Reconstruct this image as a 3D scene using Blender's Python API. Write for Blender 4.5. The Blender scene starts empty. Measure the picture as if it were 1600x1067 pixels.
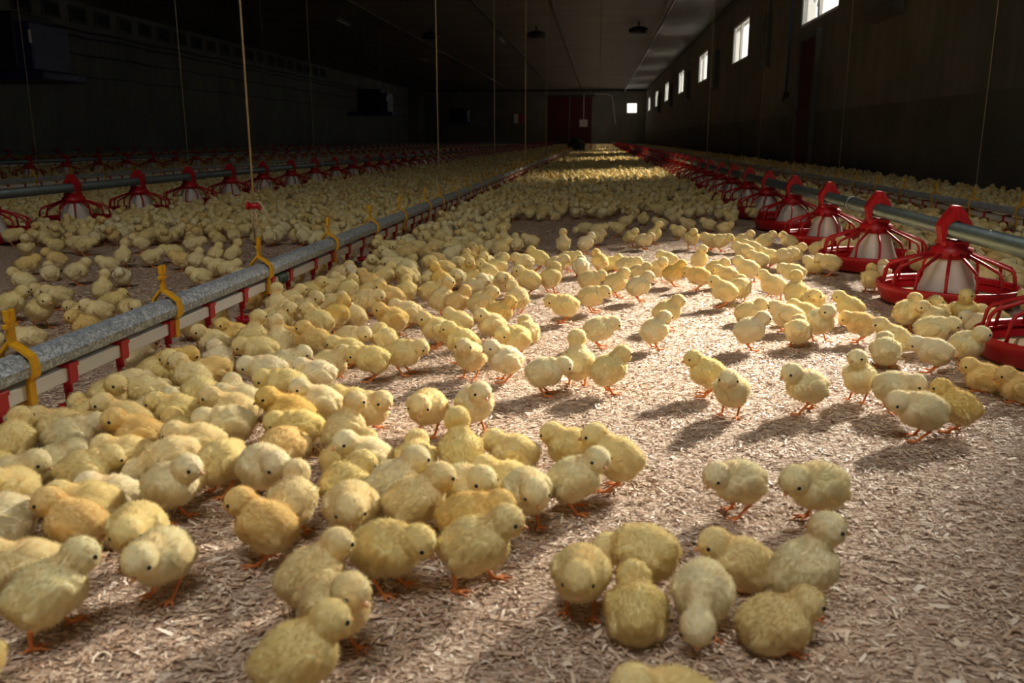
SUN, SKY, EXPO, ROOF_FILL = 114.0, 2.9, 0.0, 78.0
import bpy, bmesh, math, random
import numpy as np
from mathutils import Vector, Matrix, Euler

random.seed(7)
rng = np.random.default_rng(11)
PI = math.pi
scene = bpy.context.scene
COL = scene.collection

# ------------------------------------------------------------------ helpers
def link(o, parent=None):
    COL.objects.link(o)
    if parent is not None:
        o.parent = parent
    return o

def empty(name, loc=(0, 0, 0), rz=0.0):
    o = bpy.data.objects.new(name, None)
    o.empty_display_size = 0.05
    o.location = loc
    o.rotation_euler = (0, 0, rz)
    return link(o)

def tag(o, label, cat, group=None, kind=None):
    if label: o['label'] = label
    if cat: o['category'] = cat
    if group: o['group'] = group
    if kind: o['kind'] = kind
    return o

def structure(o):
    o['kind'] = 'structure'
    return o

class MB:
    """collects shapes into one mesh"""
    def __init__(s):
        s.v = []; s.f = []; s.smooth = []
    def add(s, verts, faces, smooth=False):
        b = len(s.v)
        s.v.extend([tuple(p) for p in verts])
        s.f.extend([tuple(b + i for i in f) for f in faces])
        s.smooth.extend([smooth] * len(faces))
        return s
    def box(s, lo, hi, M=None, bev=0.0):
        x0, y0, z0 = lo; x1, y1, z1 = hi
        if bev > 0:
            bm = bmesh.new()
            bmesh.ops.create_cube(bm, size=1.0)
            for v in bm.verts:
                v.co = Vector(((x0 + x1) / 2 + v.co.x * (x1 - x0), (y0 + y1) / 2 + v.co.y * (y1 - y0), (z0 + z1) / 2 + v.co.z * (z1 - z0)))
            bmesh.ops.bevel(bm, geom=bm.edges[:], offset=bev, segments=2, affect='EDGES', profile=0.5)
            bm.verts.index_update()
            vs = [v.co.copy() for v in bm.verts]
            fs = [[v.index for v in f.verts] for f in bm.faces]
            bm.free()
        else:
            vs = [Vector(p) for p in ((x0,y0,z0),(x1,y0,z0),(x1,y1,z0),(x0,y1,z0),(x0,y0,z1),(x1,y0,z1),(x1,y1,z1),(x0,y1,z1))]
            fs = [(0,3,2,1),(4,5,6,7),(0,1,5,4),(1,2,6,5),(2,3,7,6),(3,0,4,7)]
        if M is not None:
            vs = [M @ p for p in vs]
        return s.add(vs, fs)
    def tube(s, pts, r, n=10, caps=True, smooth=True, up=None):
        pts = [Vector(p) for p in pts]
        rs = r if isinstance(r, (list, tuple)) else [r] * len(pts)
        vs, fs = [], []
        prev = None
        for i, p in enumerate(pts):
            t = (pts[min(i + 1, len(pts) - 1)] - pts[max(i - 1, 0)])
            t = t.normalized() if t.length > 1e-9 else Vector((0, 0, 1))
            if prev is None:
                a = Vector((0, 0, 1)) if abs(t.z) < 0.9 else Vector((1, 0, 0))
                x = t.cross(a).normalized()
            else:
                x = (prev - t * prev.dot(t)).normalized()
            prev = x
            y = t.cross(x)
            for k in range(n):
                a = 2 * PI * k / n
                vs.append(p + (x * math.cos(a) + y * math.sin(a)) * rs[i])
        for i in range(len(pts) - 1):
            for k in range(n):
                k2 = (k + 1) % n
                fs.append((i * n + k, i * n + k2, (i + 1) * n + k2, (i + 1) * n + k))
        s.add(vs, fs, smooth)
        if caps:
            b = len(vs)
            s.add([vs[k] for k in range(n)], [tuple(reversed(range(n)))])
            s.add([vs[b - n + k] for k in range(n)], [tuple(range(n))])
        return s
    def lathe(s, prof, n=32, c=(0, 0, 0), closed=False, smooth=True):
        """prof: list of (r,z) around the z axis"""
        vs, fs = [], []
        for (r, z) in prof:
            for k in range(n):
                a = 2 * PI * k / n
                vs.append((c[0] + r * math.cos(a), c[1] + r * math.sin(a), c[2] + z))
        m = len(prof)
        for i in range(m if closed else m - 1):
            j = (i + 1) % m
            for k in range(n):
                k2 = (k + 1) % n
                fs.append((i * n + k, i * n + k2, j * n + k2, j * n + k))
        return s.add(vs, fs, smooth)
    def prism(s, outline, axis, a0, a1, smooth=False):
        """outline: 2-D points; extruded along axis 0/1/2 from a0 to a1"""
        def P(u, v, a):
            return {0: (a, u, v), 1: (u, a, v), 2: (u, v, a)}[axis]
        n = len(outline)
        vs = [P(u, v, a0) for u, v in outline] + [P(u, v, a1) for u, v in outline]
        fs = [tuple(range(n))[::-1], tuple(range(n, 2 * n))] + [(i, (i + 1) % n, n + (i + 1) % n, n + i) for i in range(n)]
        return s.add(vs, fs, smooth)
    def mesh(s, name):
        me = bpy.data.meshes.new(name)
        me.from_pydata(s.v, [], s.f)
        me.polygons.foreach_set('use_smooth', s.smooth)
        bm = bmesh.new(); bm.from_mesh(me)
        bmesh.ops.remove_doubles(bm, verts=bm.verts[:], dist=1e-6)
        bmesh.ops.recalc_face_normals(bm, faces=bm.faces[:])
        bm.to_mesh(me); bm.free()
        me.update()
        return me
    def build(s, name, mat, parent=None):
        me = s.mesh(name)
        me.materials.append(mat)
        return link(bpy.data.objects.new(name, me), parent)

# ------------------------------------------------------------------ materials
def mat(name):
    m = bpy.data.materials.new(name); m.use_nodes = True
    nt = m.node_tree
    bs = nt.nodes['Principled BSDF']
    return m, nt, bs

def N(nt, t, **kw):
    n = nt.nodes.new(t)
    for k, v in kw.items():
        if k in n.inputs: n.inputs[k].default_value = v
        else: setattr(n, k, v)
    return n

def ramp(nt, fac, stops):
    r = nt.nodes.new('ShaderNodeValToRGB')
    el = r.color_ramp.elements
    while len(el) < len(stops): el.new(0.5)
    for e, (p, c) in zip(el, stops):
        e.position = p; e.color = (*c, 1)
    nt.links.new(fac, r.inputs['Fac'])
    return r

def mixc(nt, fac, a, b, mode='MIX'):
    m = nt.nodes.new('ShaderNodeMix'); m.data_type = 'RGBA'; m.blend_type = mode
    for sock, val in ((m.inputs['Factor'], fac), (m.inputs['A'], a), (m.inputs['B'], b)):
        pass
    def put(sock, val):
        if hasattr(val, 'is_output'): nt.links.new(val, sock)
        elif isinstance(val, (int, float)): sock.default_value = val
        else: sock.default_value = (*val, 1)
    put(m.inputs[0], fac); put(m.inputs[6], a); put(m.inputs[7], b)
    return m.outputs[2]

def simple(name, col, rough=0.5, metal=0.0, noise=0.0, scale=30.0, spec=0.5, bump=0.0, trans=0.0):
    m, nt, bs = mat(name)
    bs.inputs['Roughness'].default_value = rough
    bs.inputs['Metallic'].default_value = metal
    bs.inputs['Specular IOR Level'].default_value = spec
    tc = N(nt, 'ShaderNodeTexCoord')
    no = N(nt, 'ShaderNodeTexNoise', Scale=scale, Detail=5.0)
    nt.links.new(tc.outputs['Object'], no.inputs['Vector'])
    lo = tuple(max(0, c * (1 - noise)) for c in col); hi = tuple(min(1, c * (1 + noise)) for c in col)
    r = ramp(nt, no.outputs['Fac'], [(0.3, lo), (0.7, hi)])
    nt.links.new(r.outputs['Color'], bs.inputs['Base Color'])
    if bump > 0:
        b = N(nt, 'ShaderNodeBump', Strength=bump, Distance=0.002)
        nt.links.new(no.outputs['Fac'], b.inputs['Height'])
        nt.links.new(b.outputs['Normal'], bs.inputs['Normal'])
    return m

M = {}
M['red'] = simple('red plastic', (0.46, 0.006, 0.012), 0.45, noise=0.12, scale=14)
M['red_clip'] = simple('red clip plastic', (0.56, 0.012, 0.03), 0.35, noise=0.10, scale=20)
M['yellow'] = simple('yellow plastic', (0.78, 0.40, 0.012), 0.38, noise=0.10, scale=20)
M['white_pipe'] = simple('white pvc', (0.90, 0.89, 0.89), 0.3, noise=0.04, scale=8)
M['hopper'] = simple('milky plastic', (0.72, 0.67, 0.61), 0.4, noise=0.08, scale=18)
M['green'] = simple('dark green plastic', (0.012, 0.06, 0.045), 0.35, noise=0.2)
M['feed'] = simple('crumbled feed', (0.42, 0.28, 0.13), 0.9, noise=0.5, scale=220, bump=0.8)
M['black'] = simple('black plastic', (0.008, 0.008, 0.009), 0.5, noise=0.2)
M['navy'] = simple('dark blue enamel', (0.014, 0.024, 0.095), 0.4, noise=0.2, scale=5)
M['steel'] = simple('brushed steel', (0.45, 0.46, 0.48), 0.35, metal=1.0, noise=0.1)
M['cord'] = simple('hemp cord', (0.42, 0.34, 0.22), 0.8, noise=0.25, scale=400)
M['cable'] = simple('dark cable', (0.02, 0.02, 0.02), 0.6)
M['grey_box'] = simple('grey polymer', (0.14, 0.145, 0.15), 0.6, noise=0.1, scale=6)
M['red_door'] = simple('red painted door', (0.085, 0.010, 0.009), 0.5, noise=0.15, scale=3)
M['red_curtain'] = simple('dark red sheet', (0.085, 0.007, 0.008), 0.6, noise=0.2, scale=2)
M['frame'] = simple('white window frame', (0.75, 0.75, 0.74), 0.4, noise=0.03)
M['blue_pipe'] = simple('blue hose', (0.03, 0.09, 0.25), 0.5)
M['lamp_white'] = simple('lamp diffuser', (0.6, 0.6, 0.6), 0.3)
M['sack'] = simple('dark plastic sack', (0.015, 0.017, 0.015), 0.45, noise=0.4, scale=30, bump=0.6)
M['orange'] = simple('orange plastic', (0.75, 0.22, 0.02), 0.4)

# galvanised sheet: spangled pattern
m, nt, bs = mat('galvanised steel'); M['galv'] = m
tc = N(nt, 'ShaderNodeTexCoord')
vo = N(nt, 'ShaderNodeTexVoronoi', Scale=185.0); vo.inputs['Randomness'].default_value = 1.0
no = N(nt, 'ShaderNodeTexNoise', Scale=60.0, Detail=3.0)
nt.links.new(tc.outputs['Object'], no.inputs['Vector'])
mx = N(nt, 'ShaderNodeMixRGB'); mx.blend_type = 'LINEAR_LIGHT'; mx.inputs['Fac'].default_value = 0.02
nt.links.new(tc.outputs['Object'], mx.inputs['Color1']); nt.links.new(no.outputs['Color'], mx.inputs['Color2'])
nt.links.new(mx.outputs['Color'], vo.inputs['Vector'])
r = ramp(nt, vo.outputs['Color'], [(0.1, (0.18, 0.215, 0.25)), (0.5, (0.34, 0.385, 0.425)), (0.95, (0.74, 0.78, 0.81))])
nt.links.new(r.outputs['Color'], bs.inputs['Base Color'])
bs.inputs['Metallic'].default_value = 0.2; bs.inputs['Roughness'].default_value = 0.42
rr = ramp(nt, vo.outputs['Color'], [(0.1, (0.42,) * 3), (0.9, (0.62,) * 3)])
nt.links.new(rr.outputs['Color'], bs.inputs['Roughness'])

M['tube'] = simple('galvanised tube', (0.20, 0.25, 0.255), 0.42, metal=0.85, noise=0.12, scale=25)
# ------------------------------------------------------------------ chick materials
def chick_material(name, fluff):
    m, nt, bs = mat(name)
    at = N(nt, 'ShaderNodeAttribute'); at.attribute_name = 'Tone'
    sep = N(nt, 'ShaderNodeSeparateColor'); nt.links.new(at.outputs['Color'], sep.inputs['Color'])
    oi = N(nt, 'ShaderNodeObjectInfo')
    tc = N(nt, 'ShaderNodeTexCoord')
    no = N(nt, 'ShaderNodeTexNoise', Scale=40.0, Detail=3.0, Roughness=0.6)
    mp = N(nt, 'ShaderNodeVectorMath', operation='ADD')
    nt.links.new(tc.outputs['Object'], mp.inputs[0])
    cmb = N(nt, 'ShaderNodeCombineXYZ'); nt.links.new(oi.outputs['Random'], cmb.inputs[0]); nt.links.new(oi.outputs['Random'], cmb.inputs[1])
    nt.links.new(cmb.outputs[0], mp.inputs[1])
    nt.links.new(mp.outputs[0], no.inputs['Vector'])
    base = oi.outputs['Color']
    c1 = mixc(nt, sep.outputs['Green'], base, (0.90, 0.82, 0.57))
    gold = mixc(nt, 0.62, base, (0.82, 0.47, 0.12))
    c2 = mixc(nt, sep.outputs['Blue'], c1, gold)
    r = ramp(nt, no.outputs['Fac'], [(0.45, (0, 0, 0)), (0.72, (1, 1, 1))])
    mu = N(nt, 'ShaderNodeMath', operation='MULTIPLY'); mu.inputs[1].default_value = 0.42
    nt.links.new(r.outputs['Color'], mu.inputs[0])
    c3 = mixc(nt, mu.outputs[0], c2, gold)
    c4 = mixc(nt, sep.outputs['Red'], c3, (0.66, 0.23, 0.075))
    nt.links.new(c4, bs.inputs['Base Color'])
    bs.inputs['Roughness'].default_value = 0.75
    bs.inputs['Specular IOR Level'].default_value = 0.15
    out = nt.nodes['Material Output']
    if fluff:
        tr = N(nt, 'ShaderNodeBsdfTranslucent'); nt.links.new(c4, tr.inputs['Color'])
        ms = N(nt, 'ShaderNodeMixShader'); ms.inputs[0].default_value = 0.50
        df = N(nt, 'ShaderNodeBsdfDiffuse'); nt.links.new(c4, df.inputs['Color'])
        nt.links.new(df.outputs[0], ms.inputs[1]); nt.links.new(tr.outputs[0], ms.inputs[2])
        nt.links.new(ms.outputs[0], out.inputs['Surface'])
    return m

M['chick'] = chick_material('chick skin and down', False)
M['down'] = chick_material('down fluff', True)
M['beak'] = simple('beak horn', (0.66, 0.34, 0.17), 0.4, noise=0.15, scale=200)
M['eye'] = simple('dark eye', (0.010, 0.008, 0.007), 0.12)

# flock material for the far crowd: tint from the instance's own random number
m, nt, bs = mat('far chick down'); M['far'] = m
oi = N(nt, 'ShaderNodeObjectInfo')
at = N(nt, 'ShaderNodeAttribute'); at.attribute_name = 'Tone'
sep = N(nt, 'ShaderNodeSeparateColor'); nt.links.new(at.outputs['Color'], sep.inputs['Color'])
r = ramp(nt, oi.outputs['Random'], [(0.0, (0.87, 0.77, 0.46)), (0.4, (0.86, 0.715, 0.34)), (0.8, (0.84, 0.66, 0.27)), (1.0, (0.80, 0.56, 0.20))])
c = mixc(nt, sep.outputs['Green'], r.outputs['Color'], (0.90, 0.82, 0.57))
c = mixc(nt, sep.outputs['Red'], c, (0.66, 0.23, 0.075))
nt.links.new(c, bs.inputs['Base Color']); bs.inputs['Roughness'].default_value = 0.9; bs.inputs['Specular IOR Level'].default_value = 0.1

TINTS = {0: (0.90, 0.83, 0.56), 1: (0.89, 0.77, 0.41), 2: (0.86, 0.65, 0.25)}

# ------------------------------------------------------------------ chick shapes
# every pose: body height, body pitch (deg, + = breast up), head centre, head yaw / pitch (deg), leg style
POSES = {
    'N': dict(zb=.056, bp=14, hc=(.0335, .000, .0855), hy=10, hp=8, legs='stand'),
    'L': dict(zb=.056, bp=14, hc=(.033, .006, .086), hy=68, hp=6, legs='stand'),
    'R': dict(zb=.056, bp=14, hc=(.033, -.006, .086), hy=-68, hp=6, legs='stand'),
    'D': dict(zb=.056, bp=4, hc=(.042, .002, .070), hy=8, hp=34, legs='stand'),
    'P': dict(zb=.054, bp=-14, hc=(.052, .000, .038), hy=6, hp=58, legs='stand'),
    'T': dict(zb=.056, bp=30, hc=(.026, .001, .103), hy=-12, hp=0, legs='stand'),
    'H': dict(zb=.047, bp=4, hc=(.033, -.003, .066), hy=-20, hp=18, legs='short'),
    'S': dict(zb=.031, bp=6, hc=(.032, .002, .053), hy=14, hp=10, legs='sit'),
    'W': dict(zb=.056, bp=10, hc=(.036, .000, .0835), hy=-6, hp=10, legs='walk'),
}

def ico(bm, c, ax, rot=None, sub=3):
    mtx = Matrix.Translation(c)
    if rot is not None: mtx = mtx @ rot
    mtx = mtx @ Matrix.Diagonal((*ax, 1))
    bmesh.ops.create_icosphere(bm, subdivisions=sub, radius=1.0, matrix=mtx)

def capsule(bm, a, b, ra, rb):
    a, b = Vector(a), Vector(b)
    d = b - a
    q = d.to_track_quat('Z', 'Y').to_matrix().to_4x4()
    bmesh.ops.create_cone(bm, cap_ends=True, segments=10, radius1=ra, radius2=rb, depth=d.length, matrix=Matrix.Translation((a + b) / 2) @ q)
    ico(bm, a, (ra,) * 3, sub=2); ico(bm, b, (rb,) * 3, sub=2)

def chick_core(p, voxel):
    """one continuous skin: trunk, neck, head, wings, legs and toes"""
    zb = p['zb']; rot = Matrix.Rotation(-math.radians(p['bp']), 4, 'Y')
    c = Vector((-.003, 0, zb))
    def B(x, y, z): return c + (rot @ Vector((x, y, z)))
    hc = Vector(p['hc'])
    bm = bmesh.new()
    ico(bm, c, (.0350, .0325, .0312), rot)
    ico(bm, B(.016, 0, -.003), (.0262, .0300, .0288), rot)
    ico(bm, B(-.008, 0, -.010), (.0280, .0300, .0262), rot)
    ico(bm, B(-.0225, 0, .002), (.0190, .0225, .0205), rot)
    ico(bm, B(-.0345, 0, .008), (.0085, .0090, .0070), rot)
    # neck: a chain from the breast to the skull
    n0 = B(.020, 0, .012)
    for t in (0.0, .25, .5, .75):
        ico(bm, n0.lerp(hc, t), (.0198 - .0080 * t,) * 3, sub=2)
    # head
    hr = (Matrix.Rotation(math.radians(p['hy']), 4, 'Z') @ Matrix.Rotation(math.radians(p['hp']), 4, 'Y'))
    ico(bm, hc, (.0215, .0204, .0204), hr)
    ico(bm, hc + hr @ Vector((.0085, 0, -.003)), (.0125, .0138, .0122), hr)
    # wings
    for s in (-1, 1):
        wr = rot @ Matrix.Rotation(math.radians(9 * s), 4, 'Z') @ Matrix.Rotation(math.radians(-16), 4, 'Y')
        ico(bm, B(-.002, s * .0278, .001), (.0245, .0070, .0155), wr)
        ico(bm, B(-.019, s * .0262, -.006), (.0140, .0058, .0088), wr)
    # legs
    legs = []
    for s in (-1, 1):
        hip = B(-.004, s * .0155, -.018)
        if p['legs'] == 'sit':
            foot = Vector((.012, s * .017, .0025)); knee = Vector((-.004, s * .018, .010))
        elif p['legs'] == 'short':
            foot = Vector((.004, s * .016, .0028)); knee = Vector((-.012, s * .0165, .016))
        elif p['legs'] == 'walk':
            foot = Vector((.024 if s > 0 else -.026, s * .013, .0028)); knee = Vector((.004 if s > 0 else -.026, s * .0155, .023))
        else:
            foot = Vector((.006 + .004 * s, s * .0165, .0028)); knee = Vector((-.011, s * .0165, .021))
        ico(bm, hip, (.0150, .0125, .0135))
        capsule(bm, hip, knee, .0085, .0036)
        capsule(bm, knee, foot, .0027, .0025)
        legs.append((knee, foot))
        for ang, L in ((0, .021), (32, .018), (-32, .018), (180, .009)):
            a = math.radians(ang + 6 * s)
            tip = foot + Vector((math.cos(a) * L, math.sin(a) * L, -.0008))
            mid = foot.lerp(tip, .55) + Vector((0, 0, .0009))
            capsule(bm, foot, mid, .0021, .0019); capsule(bm, mid, tip, .0019, .0013)
    me = bpy.data.meshes.new('tmp'); bm.to_mesh(me); bm.free()
    ob = bpy.data.objects.new('tmp', me); COL.objects.link(ob)
    md = ob.modifiers.new('r', 'REMESH'); md.mode = 'VOXEL'; md.voxel_size = voxel; md.use_smooth_shade = True
    dg = bpy.context.evaluated_depsgraph_get()
    out = bpy.data.meshes.new_from_object(ob.evaluated_get(dg))
    bpy.data.objects.remove(ob); bpy.data.meshes.remove(me)
    n = len(out.vertices)
    co = np.empty(n * 3); out.vertices.foreach_get('co', co); co = co.reshape(-1, 3)
    ed = np.empty(len(out.edges) * 2, dtype=np.int64); out.edges.foreach_get('vertices', ed); ed = ed.reshape(-1, 2)
    # leg mask: how near the shank and toes
    def segd(P, a, b):
        a = np.array(a); b = np.array(b); d = b - a
        t = np.clip(((P - a) @ d) / (d @ d), 0, 1)
        return np.linalg.norm(P - (a + t[:, None] * d), axis=1)
    leg = np.zeros(n)
    for knee, foot in legs:
        d = segd(co, knee, foot)
        leg = np.maximum(leg, np.clip((.0062 - d) / .0022, 0, 1))
        df = np.linalg.norm((co - np.array(foot)) * (1, 1, 2.5), axis=1)
        leg = np.maximum(leg, ((df < .025) & (co[:, 2] < .0066)).astype(float))
    w = 1 - leg
    deg = np.bincount(ed.ravel(), minlength=n)
    its = int(round(11 * (.0014 / voxel) ** 1.2)) + 2
    for _ in range(its):
        sm = np.zeros_like(co)
        np.add.at(sm, ed[:, 0], co[ed[:, 1]]); np.add.at(sm, ed[:, 1], co[ed[:, 0]])
        co += (sm / deg[:, None] - co) * (.55 * w[:, None] + .12 * leg[:, None])
    # soft lumps of down
    ph = np.array([1.3, 4.1, 2.2])
    lump = (np.sin(co[:, 0] * 420 + 2 * np.sin(co[:, 1] * 300)) * np.sin(co[:, 1] * 390 + 1.7) * np.sin(co[:, 2] * 410 + ph[0]))
    out.vertices.foreach_set('co', co.ravel()); out.update()
    nor = np.empty(n * 3); out.vertices.foreach_get('normal', nor); nor = nor.reshape(-1, 3)
    co += nor * (lump * .0006 * w)[:, None]
    out.vertices.foreach_set('co', co.ravel()); out.update()
    out.vertices.foreach_get('normal', nor.ravel() if False else (tmp := np.empty(n * 3))); nor = tmp.reshape(-1, 3)
    hcv = np.array(hc)
    head = np.clip(1.25 - np.linalg.norm(co - hcv, axis=1) / .024, 0, 1)
    belly = np.clip((zb + .004 - co[:, 2]) / .032, 0, 1) * (1 - head * .6)
    nape = np.clip(1 - np.linalg.norm(co - (np.array(n0.lerp(hc, .6)) + np.array([-.012, 0, .010])), axis=1) / .022, 0, 1)
    tone = np.zeros((n, 4)); tone[:, 0] = leg; tone[:, 1] = np.clip(belly * .75 + .10, 0, 1); tone[:, 2] = np.clip(nape * .55 + head * .18, 0, 1); tone[:, 3] = 1
    ca = out.color_attributes.new('Tone', 'FLOAT_COLOR', 'POINT'); ca.data.foreach_set('color', tone.ravel())
    out.polygons.foreach_set('use_smooth', [True] * len(out.polygons))
    return out, dict(co=co, nor=nor, leg=leg, tone=tone, hc=hc, hr=hr, n0=n0)

def face_frame(info):
    hc, hr = info['hc'], info['hr']
    eyes = []
    for s in (-1, 1):
        d = hr @ Vector((math.cos(math.radians(58)), s * math.sin(math.radians(58)), .12))
        eyes.append((hc + d.normalized() * .0206, d.normalized()))
    beak = hc + hr @ Vector((.0205, 0, -.0035))
    return eyes, beak

def project_out(info, p, d, extra):
    """puts a point on the skin along a ray from the head centre"""
    co = info['co']; hc = np.array(info['hc']); dv = np.array(d)
    rel = co - hc; along = rel @ dv
    perp = np.linalg.norm(rel - along[:, None] * dv, axis=1)
    k = (perp < .0028) & (along > 0)
    r = along[k].max() if k.any() else .018
    return Vector(hc + dv * (r + extra))

def make_fluff(name, me, info, count, length, width):
    """down: short soft barbs growing from the skin, combed towards the tail"""
    co, nor, leg = info['co'], info['nor'], info['leg']
    me.calc_loop_triangles()
    nt_ = len(me.loop_triangles)
    tri = np.empty(nt_ * 3, dtype=np.int64); me.loop_triangles.foreach_get('vertices', tri); tri = tri.reshape(-1, 3)
    a, b, c = co[tri[:, 0]], co[tri[:, 1]], co[tri[:, 2]]
    ar = np.linalg.norm(np.cross(b - a, c - a), axis=1) * (leg[tri].max(axis=1) < .05)
    cs = np.cumsum(ar); cs /= cs[-1]
    pick = np.searchsorted(cs, rng.random(count)).clip(0, nt_ - 1)
    u = rng.random((count, 2)); fl = u.sum(1) > 1; u[fl] = 1 - u[fl]
    w0 = 1 - u.sum(1)
    T = tri[pick]
    W = np.stack([w0, u[:, 0], u[:, 1]], 1)[:, :, None]
    P = (co[T] * W).sum(1); Nn = (nor[T] * W).sum(1); Nn /= np.linalg.norm(Nn, axis=1)[:, None]
    tone = (info['tone'][T] * W).sum(1)
    eyes, beak = face_frame(info)
    keep = np.ones(count, bool)
    for e, d in eyes: keep &= np.linalg.norm(P - np.array(e), axis=1) > .0046
    keep &= np.linalg.norm(P - np.array(beak), axis=1) > .0052
    P, Nn, tone = P[keep], Nn[keep], tone[keep]; k = len(P)
    hcv = np.array(info['hc'])
    hw = np.clip(1.35 - np.linalg.norm(P - hcv, axis=1) / .026, 0, 1)[:, None]
    hf = np.array(info['hr'] @ Vector((-1, 0, -.25)))
    flow = np.array([-1, 0, -.45]) * (1 - hw) + hf * hw
    flow = flow - Nn * (flow * Nn).sum(1)[:, None]
    flow /= np.maximum(np.linalg.norm(flow, axis=1), 1e-6)[:, None]
    jit = rng.normal(0, .40, (k, 3))
    d = Nn * .62 + flow * .85 + jit; d /= np.linalg.norm(d, axis=1)[:, None]
    L = length * (1 - .45 * hw[:, 0]) * rng.uniform(.45, 1.35, k)
    side = np.cross(d, Nn); side /= np.maximum(np.linalg.norm(side, axis=1), 1e-6)[:, None]
    wd = (width * rng.uniform(.7, 1.3, k))[:, None]
    d2 = d * .8 + flow * .5 + np.array([0, 0, -.15]); d2 /= np.linalg.norm(d2, axis=1)[:, None]
    root = P - Nn * .0006
    mid = root + d * (L * .55)[:, None]
    tip = mid + d2 * (L * .45)[:, None]
    V = np.stack([root - side * wd, root + side * wd, mid - side * wd * .7, mid + side * wd * .7, tip], 1).reshape(-1, 3)
    NV = np.repeat(Nn, 5, axis=0)
    i = np.arange(k) * 5
    quads = np.stack([i, i + 1, i + 3, i + 2], 1); tris = np.stack([i + 2, i + 3, i + 4], 1)
    # keep the outward side up
    fl = (np.cross(V[quads[:, 1]] - V[quads[:, 0]], V[quads[:, 3]] - V[quads[:, 0]]) * Nn).sum(1) < 0
    quads[fl] = quads[fl][:, ::-1]; tris[fl] = tris[fl][:, ::-1]
    out = bpy.data.meshes.new(name)
    out.vertices.add(len(V)); out.vertices.foreach_set('co', V.ravel())
    loops = np.concatenate([quads.ravel(), tris.ravel()])
    out.loops.add(len(loops)); out.loops.foreach_set('vertex_index', loops)
    out.polygons.add(2 * k)
    out.polygons.foreach_set('loop_start', np.concatenate([np.arange(k) * 4, 4 * k + np.arange(k) * 3]))
    out.update(calc_edges=True); out.validate()
    out.polygons.foreach_set('use_smooth', [True] * len(out.polygons))
    ca = out.color_attributes.new('Tone', 'FLOAT_COLOR', 'POINT')
    tone[:, 1] = np.clip(tone[:, 1] + rng.normal(0, .16, k), 0, 1); tone[:, 2] = np.clip(tone[:, 2] + rng.normal(.02, .10, k), 0, 1)
    t = np.repeat(tone, 5, axis=0); t[:, 0] = 0; ca.data.foreach_set('color', t.ravel())
    out.normals_split_custom_set_from_vertices([tuple(x) for x in NV])
    out.materials.append(M['down'])
    return out

def make_beak(info):
    hr = info['hr']
    _, bk = face_frame(info)
    d = (hr @ Vector((1, 0, -.20))).normalized()
    base = project_out(info, bk, d, -.0035)
    X = (hr @ Vector((1, 0, -.12))).normalized(); Y = (hr @ Vector((0, 1, 0))).normalized(); Z = X.cross(Y)
    prof = [(.0, .0042, .0040), (.0035, .0038, .0036), (.0065, .0027, .0026), (.0088, .0014, .0015), (.0100, .0005, .0005)]
    vs, fs = [], []; n = 10
    for (x, ry, rz) in prof:
        drop = -.0012 * (x / .0116) ** 2
        for k in range(n):
            a = 2 * PI * k / n
            vs.append(base + X * x + Y * (math.cos(a) * ry) + Z * (math.sin(a) * rz + drop))
    for i in range(len(prof) - 1):
        for k in range(n):
            fs.append((i * n + k, i * n + (k + 1) % n, (i + 1) * n + (k + 1) % n, (i + 1) * n + k))
    mb = MB(); mb.add(vs, fs, True); mb.add(vs[-n:], [tuple(range(n))]); mb.add(vs[:n], [tuple(range(n))[::-1]])
    me = mb.mesh('beak'); me.materials.append(M['beak'])
    return me

def make_eye(info, s):
    eyes, _ = face_frame(info)
    e, d = eyes[s]
    c = project_out(info, e, d, .0006)
    bm = bmesh.new()
    q = Vector(d).to_track_quat('Z', 'Y').to_matrix().to_4x4()
    bmesh.ops.create_uvsphere(bm, u_segments=14, v_segments=8, radius=1, matrix=Matrix.Translation(c) @ q @ Matrix.Diagonal((.0027, .0027, .0020, 1)))
    me = bpy.data.meshes.new('eye'); bm.to_mesh(me); bm.free()
    me.polygons.foreach_set('use_smooth', [True] * len(me.polygons)); me.materials.append(M['eye'])
    return me

PROTO = {}
for key, p in POSES.items():
    me, info = chick_core(p, .0014)
    me.name = 'chick_' + key; me.materials.append(M['chick'])
    PROTO[key] = dict(body=me, beak=make_beak(info), eyes=[make_eye(info, 0), make_eye(info, 1)],
                      fluff=[make_fluff('fluff_near', me, info, 14000, .0062, .00028),
                             make_fluff('fluff_mid', me, info, 5200, .0064, .00048),
                             make_fluff('fluff_far', me, info, 1500, .0064, .0009)])

def place_chick(x, y, rz, pose, tint, scale, lod):
    P = PROTO[pose]
    o = bpy.data.objects.new('chick', P['body'])
    o.location = (x, y, 0.0015); o.rotation_euler = (0, 0, rz); o.scale = (scale,) * 3
    link(o)
    b = TINTS[tint]; j = random.uniform(-.04, .04)
    colr = (min(1, b[0] + j), min(1, b[1] + j), max(0, b[2] + j * 1.2 + random.uniform(-.04, .04)), 1)
    o.color = colr
    kids = [('down_fluff', P['fluff'][lod]), ('beak', P['beak'])]
    if lod < 2: kids += [('eye', P['eyes'][0]), ('eye', P['eyes'][1])]
    for nm, me in kids:
        c = bpy.data.objects.new(nm, me); link(c, o); c.color = colr
        if nm == 'down_fluff': c['kind'] = 'stuff'
    return o
# ------------------------------------------------------------------ measures of the hall (metres, camera above the origin, hall runs along +Y)
XR, XL, Y0, Y1, ZC = 4.0, -16.0, -3.3, 77.0, 4.62
WT = 0.28                                   # wall thickness
WIN = [(17.45 + 9.25 * k) for k in range(-3, 7)]   # window centres along the wall
WHW, WZ0, WZ1 = 1.42, 2.70, 3.80

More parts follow.
